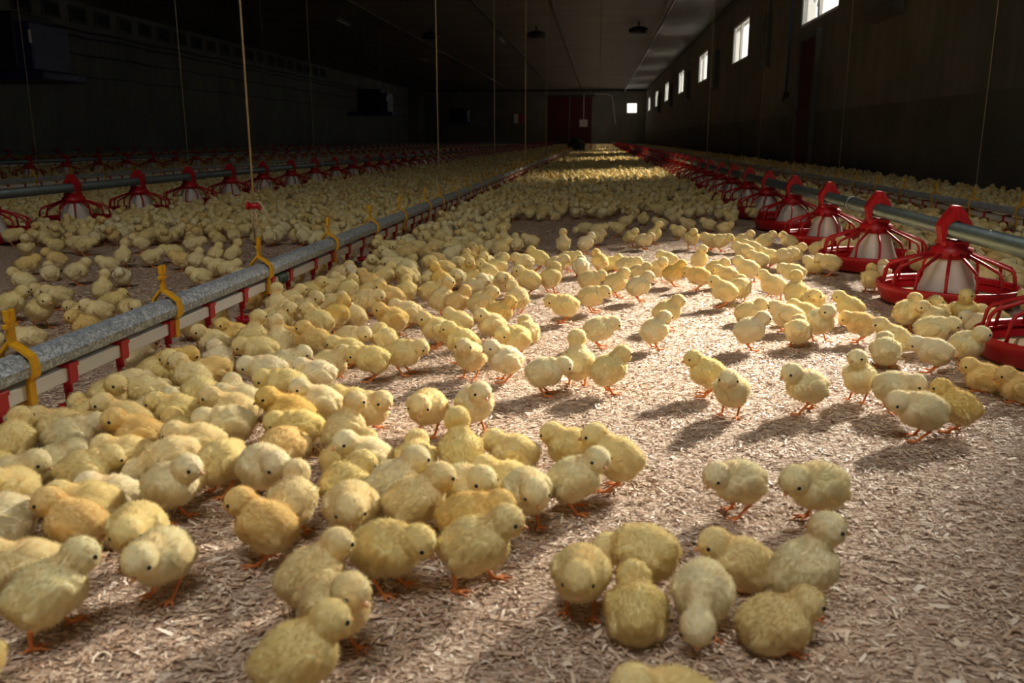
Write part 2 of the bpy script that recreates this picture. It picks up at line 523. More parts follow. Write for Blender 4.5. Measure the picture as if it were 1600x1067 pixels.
# ---- setting materials
def concrete(name, lo, hi):
    m, nt, bs = mat(name)
    tc = N(nt, 'ShaderNodeTexCoord')
    n1 = N(nt, 'ShaderNodeTexNoise', Scale=0.9, Detail=8.0, Roughness=0.65); nt.links.new(tc.outputs['Object'], n1.inputs['Vector'])
    mpn = N(nt, 'ShaderNodeMapping'); mpn.inputs['Scale'].default_value = (6, 6, .25); nt.links.new(tc.outputs['Object'], mpn.inputs['Vector'])
    n2 = N(nt, 'ShaderNodeTexNoise', Scale=1.0, Detail=6.0); nt.links.new(mpn.outputs[0], n2.inputs['Vector'])
    r1 = ramp(nt, n1.outputs['Fac'], [(0.3, lo), (0.7, hi)])
    r2 = ramp(nt, n2.outputs['Fac'], [(0.3, (0.72,) * 3), (0.7, (1.0,) * 3)])
    nt.links.new(mixc(nt, 0.7, r1.outputs['Color'], r2.outputs['Color'], 'MULTIPLY'), bs.inputs['Base Color'])
    bs.inputs['Roughness'].default_value = 0.9
    bp_ = N(nt, 'ShaderNodeBump', Strength=0.3, Distance=0.01); nt.links.new(n1.outputs['Fac'], bp_.inputs['Height']); nt.links.new(bp_.outputs['Normal'], bs.inputs['Normal'])
    return m
M['wall'] = concrete('rough concrete wall', (0.19, 0.185, 0.16), (0.28, 0.27, 0.235))
M['wall_pale'] = concrete('pale concrete wall', (0.24, 0.26, 0.245), (0.35, 0.37, 0.35))
m, nt, bs = mat('concrete wall base'); M['wall_base'] = m
tc = N(nt, 'ShaderNodeTexCoord'); n1 = N(nt, 'ShaderNodeTexNoise', Scale=1.3, Detail=8.0); nt.links.new(tc.outputs['Object'], n1.inputs['Vector'])
r1 = ramp(nt, n1.outputs['Fac'], [(0.3, (0.12, 0.12, 0.10)), (0.7, (0.18, 0.175, 0.15))]); nt.links.new(r1.outputs['Color'], bs.inputs['Base Color']); bs.inputs['Roughness'].default_value = 0.9

m, nt, bs = mat('ceiling panels'); M['ceiling'] = m
tc = N(nt, 'ShaderNodeTexCoord')
br = N(nt, 'ShaderNodeTexBrick', Scale=1.0); br.offset = 0.0
br.inputs['Brick Width'].default_value = 4.0; br.inputs['Row Height'].default_value = 1.15; br.inputs['Mortar Size'].default_value = 0.018
br.inputs['Color1'].default_value = (0.30, 0.285, 0.26, 1); br.inputs['Color2'].default_value = (0.25, 0.24, 0.22, 1); br.inputs['Mortar'].default_value = (0.07, 0.065, 0.06, 1)
nt.links.new(tc.outputs['Object'], br.inputs['Vector'])
n1 = N(nt, 'ShaderNodeTexNoise', Scale=0.8, Detail=6.0); nt.links.new(tc.outputs['Object'], n1.inputs['Vector'])
r2 = ramp(nt, n1.outputs['Fac'], [(0.3, (0.7,) * 3), (0.7, (1.0,) * 3)])
nt.links.new(mixc(nt, 0.6, br.outputs['Color'], r2.outputs['Color'], 'MULTIPLY'), bs.inputs['Base Color']); bs.inputs['Roughness'].default_value = 0.55

m, nt, bs = mat('wood shaving litter'); M['litter'] = m
tc = N(nt, 'ShaderNodeTexCoord')
def fib(ang, sc):
    mp = N(nt, 'ShaderNodeMapping'); mp.inputs['Rotation'].default_value = (0, 0, ang); mp.inputs['Scale'].default_value = (sc, sc * 3.6, sc)
    nt.links.new(tc.outputs['Object'], mp.inputs['Vector'])
    v = N(nt, 'ShaderNodeTexVoronoi', Scale=1.0); nt.links.new(mp.outputs[0], v.inputs['Vector'])
    return v
va, vb = fib(.5, 60), fib(2.0, 78)
nn = N(nt, 'ShaderNodeTexNoise', Scale=260.0, Detail=3.0); nt.links.new(tc.outputs['Object'], nn.inputs['Vector'])
nm = N(nt, 'ShaderNodeTexNoise', Scale=45.0, Detail=2.0); nt.links.new(tc.outputs['Object'], nm.inputs['Vector'])
sel = ramp(nt, nm.outputs['Fac'], [(0.47, (0, 0, 0)), (0.53, (1, 1, 1))])
cc = mixc(nt, sel.outputs['Color'], va.outputs['Color'], vb.outputs['Color'])
sepc = N(nt, 'ShaderNodeSeparateColor'); nt.links.new(cc, sepc.inputs['Color'])
LIT = [(0.0, (0.33, 0.205, 0.14)), (0.35, (0.53, 0.37, 0.265)), (0.7, (0.68, 0.505, 0.38)), (1.0, (0.85, 0.71, 0.57))]
r1 = ramp(nt, sepc.outputs['Red'], LIT)
nt.links.new(r1.outputs['Color'], bs.inputs['Base Color'])
bs.inputs['Roughness'].default_value = 0.8; bs.inputs['Specular IOR Level'].default_value = 0.3
ds = mixc(nt, sel.outputs['Color'], va.outputs['Distance'], vb.outputs['Distance'])
ad = N(nt, 'ShaderNodeMath', operation='ADD'); nt.links.new(ds, ad.inputs[0]); nt.links.new(nn.outputs['Fac'], ad.inputs[1])
bp_ = N(nt, 'ShaderNodeBump', Strength=1.0, Distance=0.006); nt.links.new(ad.outputs[0], bp_.inputs['Height']); nt.links.new(bp_.outputs['Normal'], bs.inputs['Normal'])

m, nt, bs = mat('wood shaving flakes'); M['flake'] = m
at = N(nt, 'ShaderNodeAttribute'); at.attribute_name = 'Shade'
r1 = ramp(nt, at.outputs['Fac'], [(0.0, (0.36, 0.22, 0.14)), (0.3, (0.54, 0.37, 0.255)), (0.7, (0.70, 0.52, 0.385)), (0.9, (0.85, 0.71, 0.56)), (1.0, (0.92, 0.83, 0.72))])
nt.links.new(r1.outputs['Color'], bs.inputs['Base Color'])
bs.inputs['Roughness'].default_value = 0.55; bs.inputs['Specular IOR Level'].default_value = 0.45

# outside yard and window panes
M['yard'] = simple('gravel yard', (0.26, 0.25, 0.235), 0.9, noise=0.15, scale=2)
m, nt, bs = mat('hazy window pane'); M['pane'] = m
tp = N(nt, 'ShaderNodeBsdfTransparent'); tp.inputs['Color'].default_value = (.52, .525, .53, 1)
tl = N(nt, 'ShaderNodeBsdfTranslucent'); tl.inputs['Color'].default_value = (.92, .93, .93, 1)
ms = N(nt, 'ShaderNodeMixShader'); ms.inputs[0].default_value = 0.035
nt.links.new(tp.outputs[0], ms.inputs[1]); nt.links.new(tl.outputs[0], ms.inputs[2])
nt.links.new(ms.outputs[0], nt.nodes['Material Output'].inputs['Surface'])
m, nt, bs = mat('clear window pane'); M['pane_clear'] = m
tp = N(nt, 'ShaderNodeBsdfTransparent'); tp.inputs['Color'].default_value = (.95, .96, .96, 1)
gl = N(nt, 'ShaderNodeBsdfGlossy', Roughness=0.05); ms = N(nt, 'ShaderNodeMixShader'); ms.inputs[0].default_value = 0.05
nt.links.new(tp.outputs[0], ms.inputs[1]); nt.links.new(gl.outputs[0], ms.inputs[2])
nt.links.new(ms.outputs[0], nt.nodes['Material Output'].inputs['Surface'])

# ---- floor (deep litter, gently uneven) and ceiling
mb = MB()
nx, ny = 60, 90
xs = np.linspace(XL, XR, nx + 1); ys = Y0 + (Y1 - Y0) * np.linspace(0, 1, ny + 1) ** 1.6
vs = [(x, y, 0.0) for y in ys for x in xs]
fs = [(j * (nx + 1) + i, j * (nx + 1) + i + 1, (j + 1) * (nx + 1) + i + 1, (j + 1) * (nx + 1) + i) for j in range(ny) for i in range(nx)]
mb.add(vs, fs, True)
structure(mb.build('floor', M['litter']))
RLX0, RLX1, RLY0, RLY1 = -1.6, 0.7, -1.5, 0.5        # unseen roof opening above the camera, added to light the foreground
mb = MB()
for lo, hi in (((XL - WT, Y0 - WT), (XR + WT, RLY0)), ((XL - WT, RLY0), (RLX0, RLY1)), ((RLX1, RLY0), (XR + WT, RLY1)), ((XL - WT, RLY1), (XR + WT, Y1 + WT))):
    mb.box((*lo, ZC), (*hi, ZC + .2))
structure(mb.build('ceiling', M['ceiling']))

# ---- right wall with real window openings
def wall_with_holes(name, holes, a0, a1, z0, z1, place, material):
    """strip wall along a; holes: (a_lo, a_hi, z_lo, z_hi)"""
    mb = MB()
    cuts = sorted(holes)
    cur = a0
    for lo, hi, zl, zh in cuts:
        if lo > cur: place(mb, cur, lo, z0, z1)
        if zl > z0: place(mb, lo, hi, z0, zl)
        if zh < z1: place(mb, lo, hi, zh, z1)
        cur = hi
    if cur < a1: place(mb, cur, a1, z0, z1)
    return structure(mb.build(name, material))
holes = [(y - WHW, y + WHW, WZ0, WZ1) for y in WIN if y - WHW > Y0]
DOOR_Y0, DOOR_Y1, DOOR_Z = 17.0, 18.35, 2.45
wall_with_holes('wall_right', holes, Y0 - WT, Y1 + WT, 0, ZC, lambda mb, a, b, z, zz: mb.box((XR, a, z), (XR + WT, b, zz)), M['wall'])
mb = MB(); mb.box((XR - .035, Y0, 0), (XR + .0, Y1, 1.02)); structure(mb.build('baseboard_right', M['wall_base']))
# ---- left wall
mb = MB(); mb.box((XL - WT, Y0 - WT, 0), (XL, Y1 + WT, ZC)); structure(mb.build('wall_left', M['wall_pale']))
# ---- end wall with its small window
EWX, EWZ = 2.80, 3.06
wall_with_holes('wall_back', [(EWX - .46, EWX + .46, EWZ - .44, EWZ + .44)], XL, XR, 0, ZC, lambda mb, a, b, z, zz: mb.box((a, Y1, z), (b, Y1 + WT, zz)), M['wall'])
# ---- wall behind the photographer
mb = MB(); mb.box((XL, Y0 - WT, 0), (XR, Y0, ZC)); structure(mb.build('wall_front', M['wall']))
# a partition end of the left wall near the far end
mb = MB(); mb.box((XL, 74.0, 0), (XL + .9, 76.9, ZC)); structure(mb.build('wall_pillar', M['wall']))
# yard outside
mb = MB()
mb.box((XR + WT, Y0 - 60, -.6), (XR + 70, Y1 + 60, -.5)); structure(mb.build('ground_outside', M['yard']))

# ---- windows: two sashes with frame, pane, handle
def window(idx, yc, handle):
    e = empty(f'window_{idx}', (XR + .05, yc, WZ0)); structure(e)
    h = WZ1 - WZ0
    fr = MB(); w = .06
    fr.box((-.03, -WHW, 0), (.03, WHW, w)); fr.box((-.03, -WHW, h - w), (.03, WHW, h))
    fr.box((-.03, -WHW, w), (.03, -WHW + w, h - w)); fr.box((-.03, WHW - w, w), (.03, WHW, h - w))
    fr.box((-.045, -.07, w), (.03, .07, h - w))
    fr.build('window_frame', M['frame'], e)
    for s in (-1, 1):
        a, b = (s * .07, s * (WHW - w)) if s > 0 else (s * (WHW - w), s * .07)
        p = MB(); p.box((-.004, a, w), (.004, b, h - w)); p.build('window_pane', M['pane'], e)
    if handle:
        hd = MB(); hd.box((-.07, .0, .22), (-.045, .05, .62)); hd.box((-.13, .01, .46), (-.07, .045, .50)); hd.box((-.13, .01, .30), (-.10, .045, .50))
        hd.build('window_handle', M['frame'], e)
    return e
k = 1
for y in WIN:
    if y - WHW > Y0:
        window(k, y, abs(y - 17.45) < 1); k += 1
e = empty(f'window_{k}', (EWX, Y1 + .15, EWZ)); structure(e)
fr = MB()
for b in (((-.46, -.04, -.44), (.46, .04, -.37)), ((-.46, -.04, .37), (.46, .04, .44)), ((-.46, -.04, -.37), (-.39, .04, .37)), ((.39, -.04, -.37), (.46, .04, .37))): fr.box(*b)
fr.build('window_frame', M['frame'], e)
p = MB(); p.box((-.39, -.004, -.37), (.39, .004, .37)); p.build('window_pane', M['pane_clear'], e)
e = empty(f'window_{k + 1}', ((RLX0 + RLX1) / 2, (RLY0 + RLY1) / 2, ZC + .1)); structure(e)  # frame and pane for the added roof opening, out of view
hx, hy = (RLX1 - RLX0) / 2, (RLY1 - RLY0) / 2
fr = MB()
for b in (((-hx, -hy, -.08), (hx, -hy + .06, .1)), ((-hx, hy - .06, -.08), (hx, hy, .1)), ((-hx, -hy + .06, -.08), (-hx + .06, hy - .06, .1)), ((hx - .06, -hy + .06, -.08), (hx, hy - .06, .1))): fr.box(*b)
fr.build('window_frame', M['frame'], e)
p = MB(); p.box((-hx + .06, -hy + .06, .05), (hx - .06, hy - .06, .06)); p.build('window_pane', M['pane'], e)

# ---- red door in the right wall, under the first visible window
e = empty('door_1', (XR - .01, (DOOR_Y0 + DOOR_Y1) / 2, 0)); structure(e)
d = MB(); d.box((-.06, -.62, .05), (-.03, .62, 2.36), bev=.006)
for z in (.25, 1.35): d.box((-.068, -.48, z), (-.058, .48, z + .85))
d.build('door_leaf', M['red_door'], e)
d = MB(); d.box((-.10, -.74, 0), (.0, -.63, 2.50)); d.box((-.10, .63, 0), (.0, .74, 2.50)); d.box((-.10, -.63, 2.38), (.0, .63, 2.50)); d.build('door_frame', M['grey_box'], e)
d = MB(); d.tube([(-.06, .50, 1.05), (-.12, .50, 1.05), (-.12, .36, 1.05)], .013, 8); d.build('door_handle', M['black'], e)

# ---- ceiling battens and cross joints as trim
tn = 1
for x in (-7.6, -3.9, -1.55):
    mb = MB(); mb.box((x - .05, Y0, ZC - .07), (x + .05, Y1, ZC)); structure(mb.build(f'trim_{tn}', M['wall_base'])); tn += 1
mb = MB(); mb.box((XL, Y1 - .10, ZC - .16), (XR, Y1, ZC - .02)); structure(mb.build(f'trim_{tn}', M['cable'])); tn += 1
mb = MB(); mb.box((XR - .07, Y0, ZC - .10), (XR, Y1, ZC)); structure(mb.build(f'trim_{tn}', M['wall_base'])); tn += 1

# ---- equipment of the building
# pipe under the ceiling near the right wall
mb = MB(); mb.tube([(2.15, Y0 + .2, ZC - .14), (2.15, Y1 - .3, ZC - .14)], .055, 10)
o = mb.build('ceiling_pipe', M['steel']); tag(o, 'long metal pipe under the ceiling nearest the windowed wall', 'pipe')
# red sheet doors in the end wall
e = empty('sliding_door', (-2.55, Y1 - .06, 0)); tag(e, 'tall dark red double door in the far end wall', 'door')
for s in (0, 1):
    mb = MB()
    for q in range(9):
        x = -1.86 + s * 1.95 + q * .205
        mb.box((x, -.04 if q % 2 else -.02, .05), (x + .205, .02, 4.0))
    mb.build('door_panel', M['red_curtain'], e)
mb = MB(); mb.box((-2.0, -.09, 4.02), (2.15, .03, 4.12)); mb.build('door_rail', M['cable'], e)
e = empty('wall_cabinet', (-1.30, Y1 - .20, 1.5)); tag(e, 'small grey switch cabinet beside the dark red double door', 'cabinet')
mb = MB(); mb.box((-.35, -.12, 0), (.35, .12, .62), bev=.02); mb.build('cabinet_body', M['frame'], e)
mb = MB(); mb.tube([(0, 0, .6), (0, 0, 2.75)], .045, 8); mb.build('conduit', M['frame'], e)
# bent white pipe beside the end window
mb = MB(); mb.tube([(-.4, Y1 - .3, 4.22), (.65, Y1 - .3, 4.20), (1.05, Y1 - .3, 4.05), (1.15, Y1 - .3, 3.7), (1.42, Y1 - .3, 1.75)], .05, 8)
o = mb.build('bent_pipe', M['frame']); tag(o, 'thin white bent pipe beside the small end window', 'pipe')
# little red and white notice box hanging in front of the end wall
e = empty('notice_box', (-6.3, 70.0, 2.05)); tag(e, 'small box with a white and a red half hanging before the end wall', 'box')
mb = MB(); mb.box((-.36, -.08, -.34), (-.02, .08, .34), bev=.02); mb.build('white_half', M['frame'], e)
mb = MB(); mb.box((-.02, -.08, -.34), (.36, .08, .34), bev=.02); mb.build('red_half', M['red'], e)
mb = MB(); mb.tube([(0, 0, .33), (0, 0, ZC - 2.05)], .012, 6); mb.build('hanging_wire', M['cord'], e)
# dark sack at the end of the drinker line
def blob(name, loc, ax, m, seed, parent=None):
    bm = bmesh.new(); bmesh.ops.create_icosphere(bm, subdivisions=4, radius=1)
    rg = random.Random(seed); ph = [rg.uniform(0, 6) for _ in range(6)]
    for v in bm.verts:
        d = 1 + .10 * math.sin(5 * v.co.x + ph[0]) * math.sin(4 * v.co.y + ph[1]) + .07 * math.sin(9 * v.co.z + ph[2] + 3 * v.co.x)
        v.co = Vector((v.co.x * ax[0] * d, v.co.y * ax[1] * d, max(v.co.z, -.55) * ax[2] * d))
    me = bpy.data.meshes.new(name); bm.to_mesh(me); bm.free(); me.polygons.foreach_set('use_smooth', [True] * len(me.polygons)); me.materials.append(m)
    o = bpy.data.objects.new(name, me); o.location = loc; return link(o, parent)
o = blob('plastic_sack', (-.88, 36.0, .21), (.36, .30, .36), M['sack'], 3); tag(o, 'dark plastic sack lying at the far end of the drinker line', 'sack')
mb = MB(); mb.lathe([(.0, 0), (.10, 0), (.10, .05), (.05, .09), (.035, .30), (.0, .31)], 16); o = mb.build('marker_cone', M['orange']); o.location = (-.30, 37.0, 0); tag(o, 'tiny orange cone standing beside the dark plastic sack', 'cone')

# heaters hanging over the left half
def heater(y):
    e = empty('gas_heater', (-8.2 if y < 20 else -7.9, y, 1.42))
    mb = MB(); mb.box((-.5, -.45, .02), (.36, .45, .80), bev=.03); mb.build('heater_body', M['black'], e)
    mb = MB(); mb.box((.34, -.44, .03), (.58, .44, .66), bev=.02); mb.build('side_panel', M['navy'], e)
    mb = MB(); mb.box((-.85, -.50, -.10), (.74, .50, .02), bev=.02); mb.build('base_tray', M['navy'], e)
    mb = MB(); mb.box((.55, -.455, .38), (.575, -.43, .55)); mb.build('gauge', M['frame'], e)
    for sx in (-.4, .3):
        mb = MB(); mb.tube([(sx, 0, .78), (sx, 0, ZC - 1.42)], .008, 6); mb.build('hanging_wire', M['cable'], e)
    return e
for y, lab in ((12.0, 'large dark blue gas heater hanging over the left feeder lines, nearest the camera'), (31.0, 'dark blue gas heater hanging in mid hall before the long grey wall'), (50.0, 'small far dark blue gas heater hanging before the end wall')):
    tag(heater(y), lab, 'heater', 'gas heaters')

# air inlets along the top of the left wall
INL = [14.5 + 1.35 * k for k in range(28)]
ordn = ['first', 'second', 'third', 'fourth', 'fifth', 'sixth', 'seventh', 'eighth', 'ninth', 'tenth', 'eleventh', 'twelfth', 'thirteenth', 'fourteenth', 'fifteenth', 'sixteenth', 'seventeenth', 'eighteenth', 'nineteenth', 'twentieth', 'twenty-first', 'twenty-second', 'twenty-third', 'twenty-fourth', 'twenty-fifth', 'twenty-sixth', 'twenty-seventh', 'twenty-eighth', 'twenty-ninth', 'thirtieth',
        'thirty-first', 'thirty-second', 'thirty-third', 'thirty-fourth', 'thirty-fifth', 'thirty-sixth', 'thirty-seventh', 'thirty-eighth', 'thirty-ninth', 'fortieth']
ordn += ['forty-' + w for w in ordn[:9]] + ['fiftieth'] + ['fifty-' + w for w in ordn[:9]] + ['sixtieth'] + ['sixty-' + w for w in ordn[:9]] + ['seventieth'] + ['seventy-' + w for w in ordn[:9]] + ['eightieth']
fr = MB(); w, h = .42, .42
fr.box((0, -w, -.03), (.06, w, .04)); fr.box((0, -w, h - .04), (.06, w, h + .03)); fr.box((0, -w, .04), (.06, -w + .06, h - .04)); fr.box((0, w - .06, .04), (.06, w, h - .04))
inl_f = fr.mesh('inlet_frame'); inl_f.materials.append(M['wall_base'])
fl = MB(); fl.box((.005, -w + .06, .04), (.03, w - .06, h - .04)); inl_p = fl.mesh('inlet_flap'); inl_p.materials.append(M['black'])
for i, y in enumerate(INL):
    e = empty('air_inlet', (XL, y, 4.02)); tag(e, f'dark square air inlet high on the long dark wall, {ordn[i]} from the camera', 'air inlet', 'air inlets of the long dark wall')
    link(bpy.data.objects.new('inlet_frame', inl_f), e); link(bpy.data.objects.new('inlet_flap', inl_p), e)
# cables along the left wall
for z, r, lab in ((3.80, .03, 'thick dark cable just under the air inlets'), (3.62, .025, 'second dark cable below the air inlets'), (3.10, .02, 'thin dark cable at mid height of the long wall'), (2.45, .015, 'lowest thin dark cable on the long wall')):
    mb = MB(); pts = []
    for k in range(40):
        y = Y0 + 1 + (Y1 - Y0 - 4) * k / 39; pts.append((XL + .05, y, z - .05 * abs(math.sin(k * 1.57))))
    mb.tube(pts, r, 6); tag(mb.build('wall_cable', M['cable']), lab, 'cable', 'cables on the long dark wall')

# ventilation hoods on the right wall beside each window
HOOD = [(13.2, 'grey air hood above the near bare wall, cut by the top edge'), (22.6, 'grey air hood on the wall between first and second window'), (31.6, 'grey air hood on the wall beside the third window'), (41.0, 'grey air hood on the wall beside the fourth window'), (50.2, 'grey air hood beside the fifth window'), (59.4, 'farthest grey air hood on the windowed wall')]
for y, lab in HOOD:
    e = empty('air_hood', (XR, y, 2.15)); tag(e, lab, 'air hood', 'air hoods on the windowed wall')
    mb = MB(); mb.prism([(-.01, 0.02), (-.16, .10), (-.16, 1.20), (-.11, 1.28), (-.01, 1.28)], 1, -.62, .62); b = mb.build('hood_shell', M['grey_box'], e)
    mb = MB(); mb.box((-.19, -.52, .20), (-.16, .52, 1.10), bev=.012); mb.build('hood_flap', M['grey_box'], e)
    mb = MB(); mb.tube([(-.175, -.60, .3), (-.19, -.60, .9), (-.175, -.6, 2.0)], .008, 6); mb.build('pull_cord', M['cord'], e)

# blue hose with valve on the right wall
e = empty('hanging_hose', (XR - .06, 19.55, 1.42)); tag(e, 'blue water hose hanging down the wall beside the red door', 'hose')
mb = MB(); mb.tube([(0, 0, .06), (0, 0, ZC - 1.46)], .022, 8); mb.build('hose_pipe', M['blue_pipe'], e)
mb = MB(); mb.box((-.05, -.05, -.04), (.05, .05, .08), bev=.01); mb.tube([(0, -.28, .0), (0, -.05, .0)], .02, 8); mb.tube([(0, .05, .0), (0, .20, .02), (0, .24, -.10)], .018, 8); mb.build('valve', M['black'], e)

# ceiling lamps (switched off) and speakers
for x, y, lab in ((-8.6, 18.0, 'unlit tube lamp nearest the camera below the dark ceiling'), (-8.6, 30.0, 'unlit tube lamp, second in the row over the dark side'), (-8.6, 44.0, 'unlit tube lamp, third in the row over the dark side'), (-3.9, 24.0, 'unlit tube lamp on the middle ceiling batten, nearer one'), (-3.9, 36.0, 'unlit tube lamp on the middle ceiling batten, farther one')):
    e = empty('tube_lamp', (x, y, ZC - .30)); tag(e, lab, 'lamp', 'ceiling tube lamps')
    mb = MB(); mb.box((-.06, -.75, .03), (.06, .75, .10), bev=.01); mb.build('lamp_body', M['grey_box'], e)
    mb = MB(); mb.tube([(0, -.72, 0), (0, .72, 0)], .03, 10); mb.build('lamp_tube', M['lamp_white'], e)
    for yy in (-.5, .5):
        mb = MB(); mb.tube([(0, yy, .09), (0, yy, .30)], .008, 6); mb.build('hanger_rod', M['cable'], e)
for x, y, lab in ((-2.4, 34.0, 'dark round fan under the ceiling before the red door'), (1.35, 33.0, 'dark round fan under the ceiling near the windows'), (-6.4, 34.0, 'dark round fan under the ceiling over the dark side')):
    e = empty('ceiling_fan', (x, y, ZC - .42)); tag(e, lab, 'fan', 'ceiling fans')
    mb = MB(); mb.lathe([(.0, 0), (.30, .02), (.36, .08), (.36, .16), (.20, .24), (.0, .25)], 20); mb.build('fan_housing', M['black'], e)
    mb = MB(); mb.tube([(0, 0, .24), (0, 0, .42)], .03, 8); mb.build('fan_rod', M['cable'], e)
# ------------------------------------------------------------------ pan feeders
def feeder_meshes():
    R = {}
    mb = MB()                                  # pan: a red dish with a rolled rim
    mb.lathe([(.0, .004), (.17, .004), (.205, .010), (.222, .050), (.226, .066), (.221, .070), (.214, .064), (.200, .022), (.165, .016), (.0, .022)], 40)
    R['pan'] = mb.mesh('pan'), 'red'
    mb = MB(); mb.lathe([(.0, .030), (.10, .030), (.16, .027), (.192, .026), (.186, .018), (.0, .018)], 32); R['feed'] = mb.mesh('feed'), 'feed'
    mb = MB(); mb.lathe([(.052, .172), (.060, .150), (.070, .115), (.090, .062), (.104, .034), (.098, .034), (.084, .062), (.064, .115), (.050, .168)], 32); R['hopper'] = mb.mesh('hopper'), 'hopper'
    mb = MB(); mb.lathe([(.040, .205), (.046, .205), (.050, .196), (.066, .190), (.068, .160), (.060, .156), (.052, .160), (.040, .19)], 28, closed=True); R['collar'] = mb.mesh('collar'), 'red'
    # grill: fourteen ribs from the collar out over the shoulder and down to the rim, with one ring
    mb = MB()
    for k in range(14):
        a = 2 * PI * (k + .5) / 14; ca, sa = math.cos(a), math.sin(a)
        mb.tube([(.062 * ca, .062 * sa, .172), (.130 * ca, .130 * sa, .150), (.188 * ca, .188 * sa, .128), (.199 * ca, .199 * sa, .112), (.208 * ca, .208 * sa, .052)], [.0058, .0052, .0052, .0052, .0046], 6)
    mb.lathe([(.204, .056), (.212, .056), (.212, .048), (.204, .048)], 40, closed=True)
    R['grill'] = mb.mesh('grill'), 'red'
    # cap: pointed saddle over the feed tube
    mb = MB()
    arch = [(.0288 * math.cos(t), .252 + .0288 * math.sin(t)) for t in [PI * q / 12 for q in range(13)]]
    mb.prism([(-.040, .200), (-.043, .225), (-.051, .262), (-.046, .276), (-.013, .325), (-.007, .330), (.007, .330), (.013, .325), (.046, .276), (.051, .262), (.043, .225), (.040, .200), (.0288, .200)] + arch + [(-.0288, .200)], 1, -.024, .024)
    mb.box((-.006, -.030, .282), (.006, .030, .322), bev=.002)
    mb.box((-.042, -.042, .195), (.042, .042, .216), bev=.006)
    R['cap'] = mb.mesh('cap'), 'red'
    for me, mm in R.values(): me.materials.append(M[mm])
    return {k: v[0] for k, v in R.items()}
FM = feeder_meshes()
FEEDERS = []
def feeder(x, y, label, group, rz, parts=('pan', 'feed', 'hopper', 'collar', 'grill', 'cap')):
    e = empty('pan_feeder', (x, y, .002), 0); tag(e, label, 'feeder', group)
    for p in parts:
        o = bpy.data.objects.new(p, FM[p]); link(o, e)
        if p in ('grill', 'pan', 'hopper'): o.rotation_euler = (0, 0, rz)
        if p == 'cap': o.rotation_euler = (0, 0, 0)
    FEEDERS.append((x, y)); return e

FX = [1.19, -3.25, -7.45, -11.75]
ROWS = [(1.19, 3.03 - .81, .81, 62, 'feeder line beside the windowed wall', 'feeders of the line beside the windowed wall'),
        (-3.25, 5.16 - .79, .79, 62, 'first feeder line past the drinkers', 'feeders of the first line beyond the drinkers'),
        (-7.45, 9.3, .81, 55, 'second feeder line past the drinkers', 'feeders of the second line beyond the drinkers'),
        (-11.75, 14.2, .81, 45, 'farthest feeder line on the dark side', 'feeders of the third line beyond the drinkers')]
for x, ys, dy, ymax, what, grp in ROWS:
    n = int((ymax - ys) / dy) + 1
    for k in range(n):
        y = ys + dy * k
        parts = ('pan', 'feed', 'hopper', 'collar', 'grill', 'cap') if y < 16 else ('pan', 'hopper', 'grill', 'cap')
        feeder(x, y, f'red pan feeder, {ordn[k]} from the camera along the {what}', grp, random.uniform(0, .4), parts)

def feed_line(x, label, couplings, z=.252):
    e = empty('feed_tube', (x, 0, 0)); tag(e, label, 'feed tube', 'galvanised feed tubes')
    mb = MB(); mb.tube([(0, Y0 + .2, z), (0, 75.5, z)], .0275, 20); mb.build('tube_pipe', M['tube'], e)
    for y in couplings:
        mb = MB(); mb.lathe([(.030, -.014), (.034, -.014), (.034, .014), (.030, .014)], 24, closed=True)
        o = mb.build('coupling', M['steel'], e); o.rotation_euler = (PI / 2, 0, 0); o.location = (0, y, z)
    return e
feed_line(1.19, 'grey galvanised feed tube running along the near feeders by the windowed wall', [4.22, 7.3, 10.75, 13.1])
feed_line(-3.25, 'grey galvanised feed tube over the first feeders beyond the drinker line', [3.9, 7.0, 10.1, 13.2])
feed_line(-7.45, 'grey galvanised feed tube over the second feeders beyond the drinker line', [12.0, 18.1])
feed_line(-11.75, 'farthest grey galvanised feed tube before the long dark wall', [])

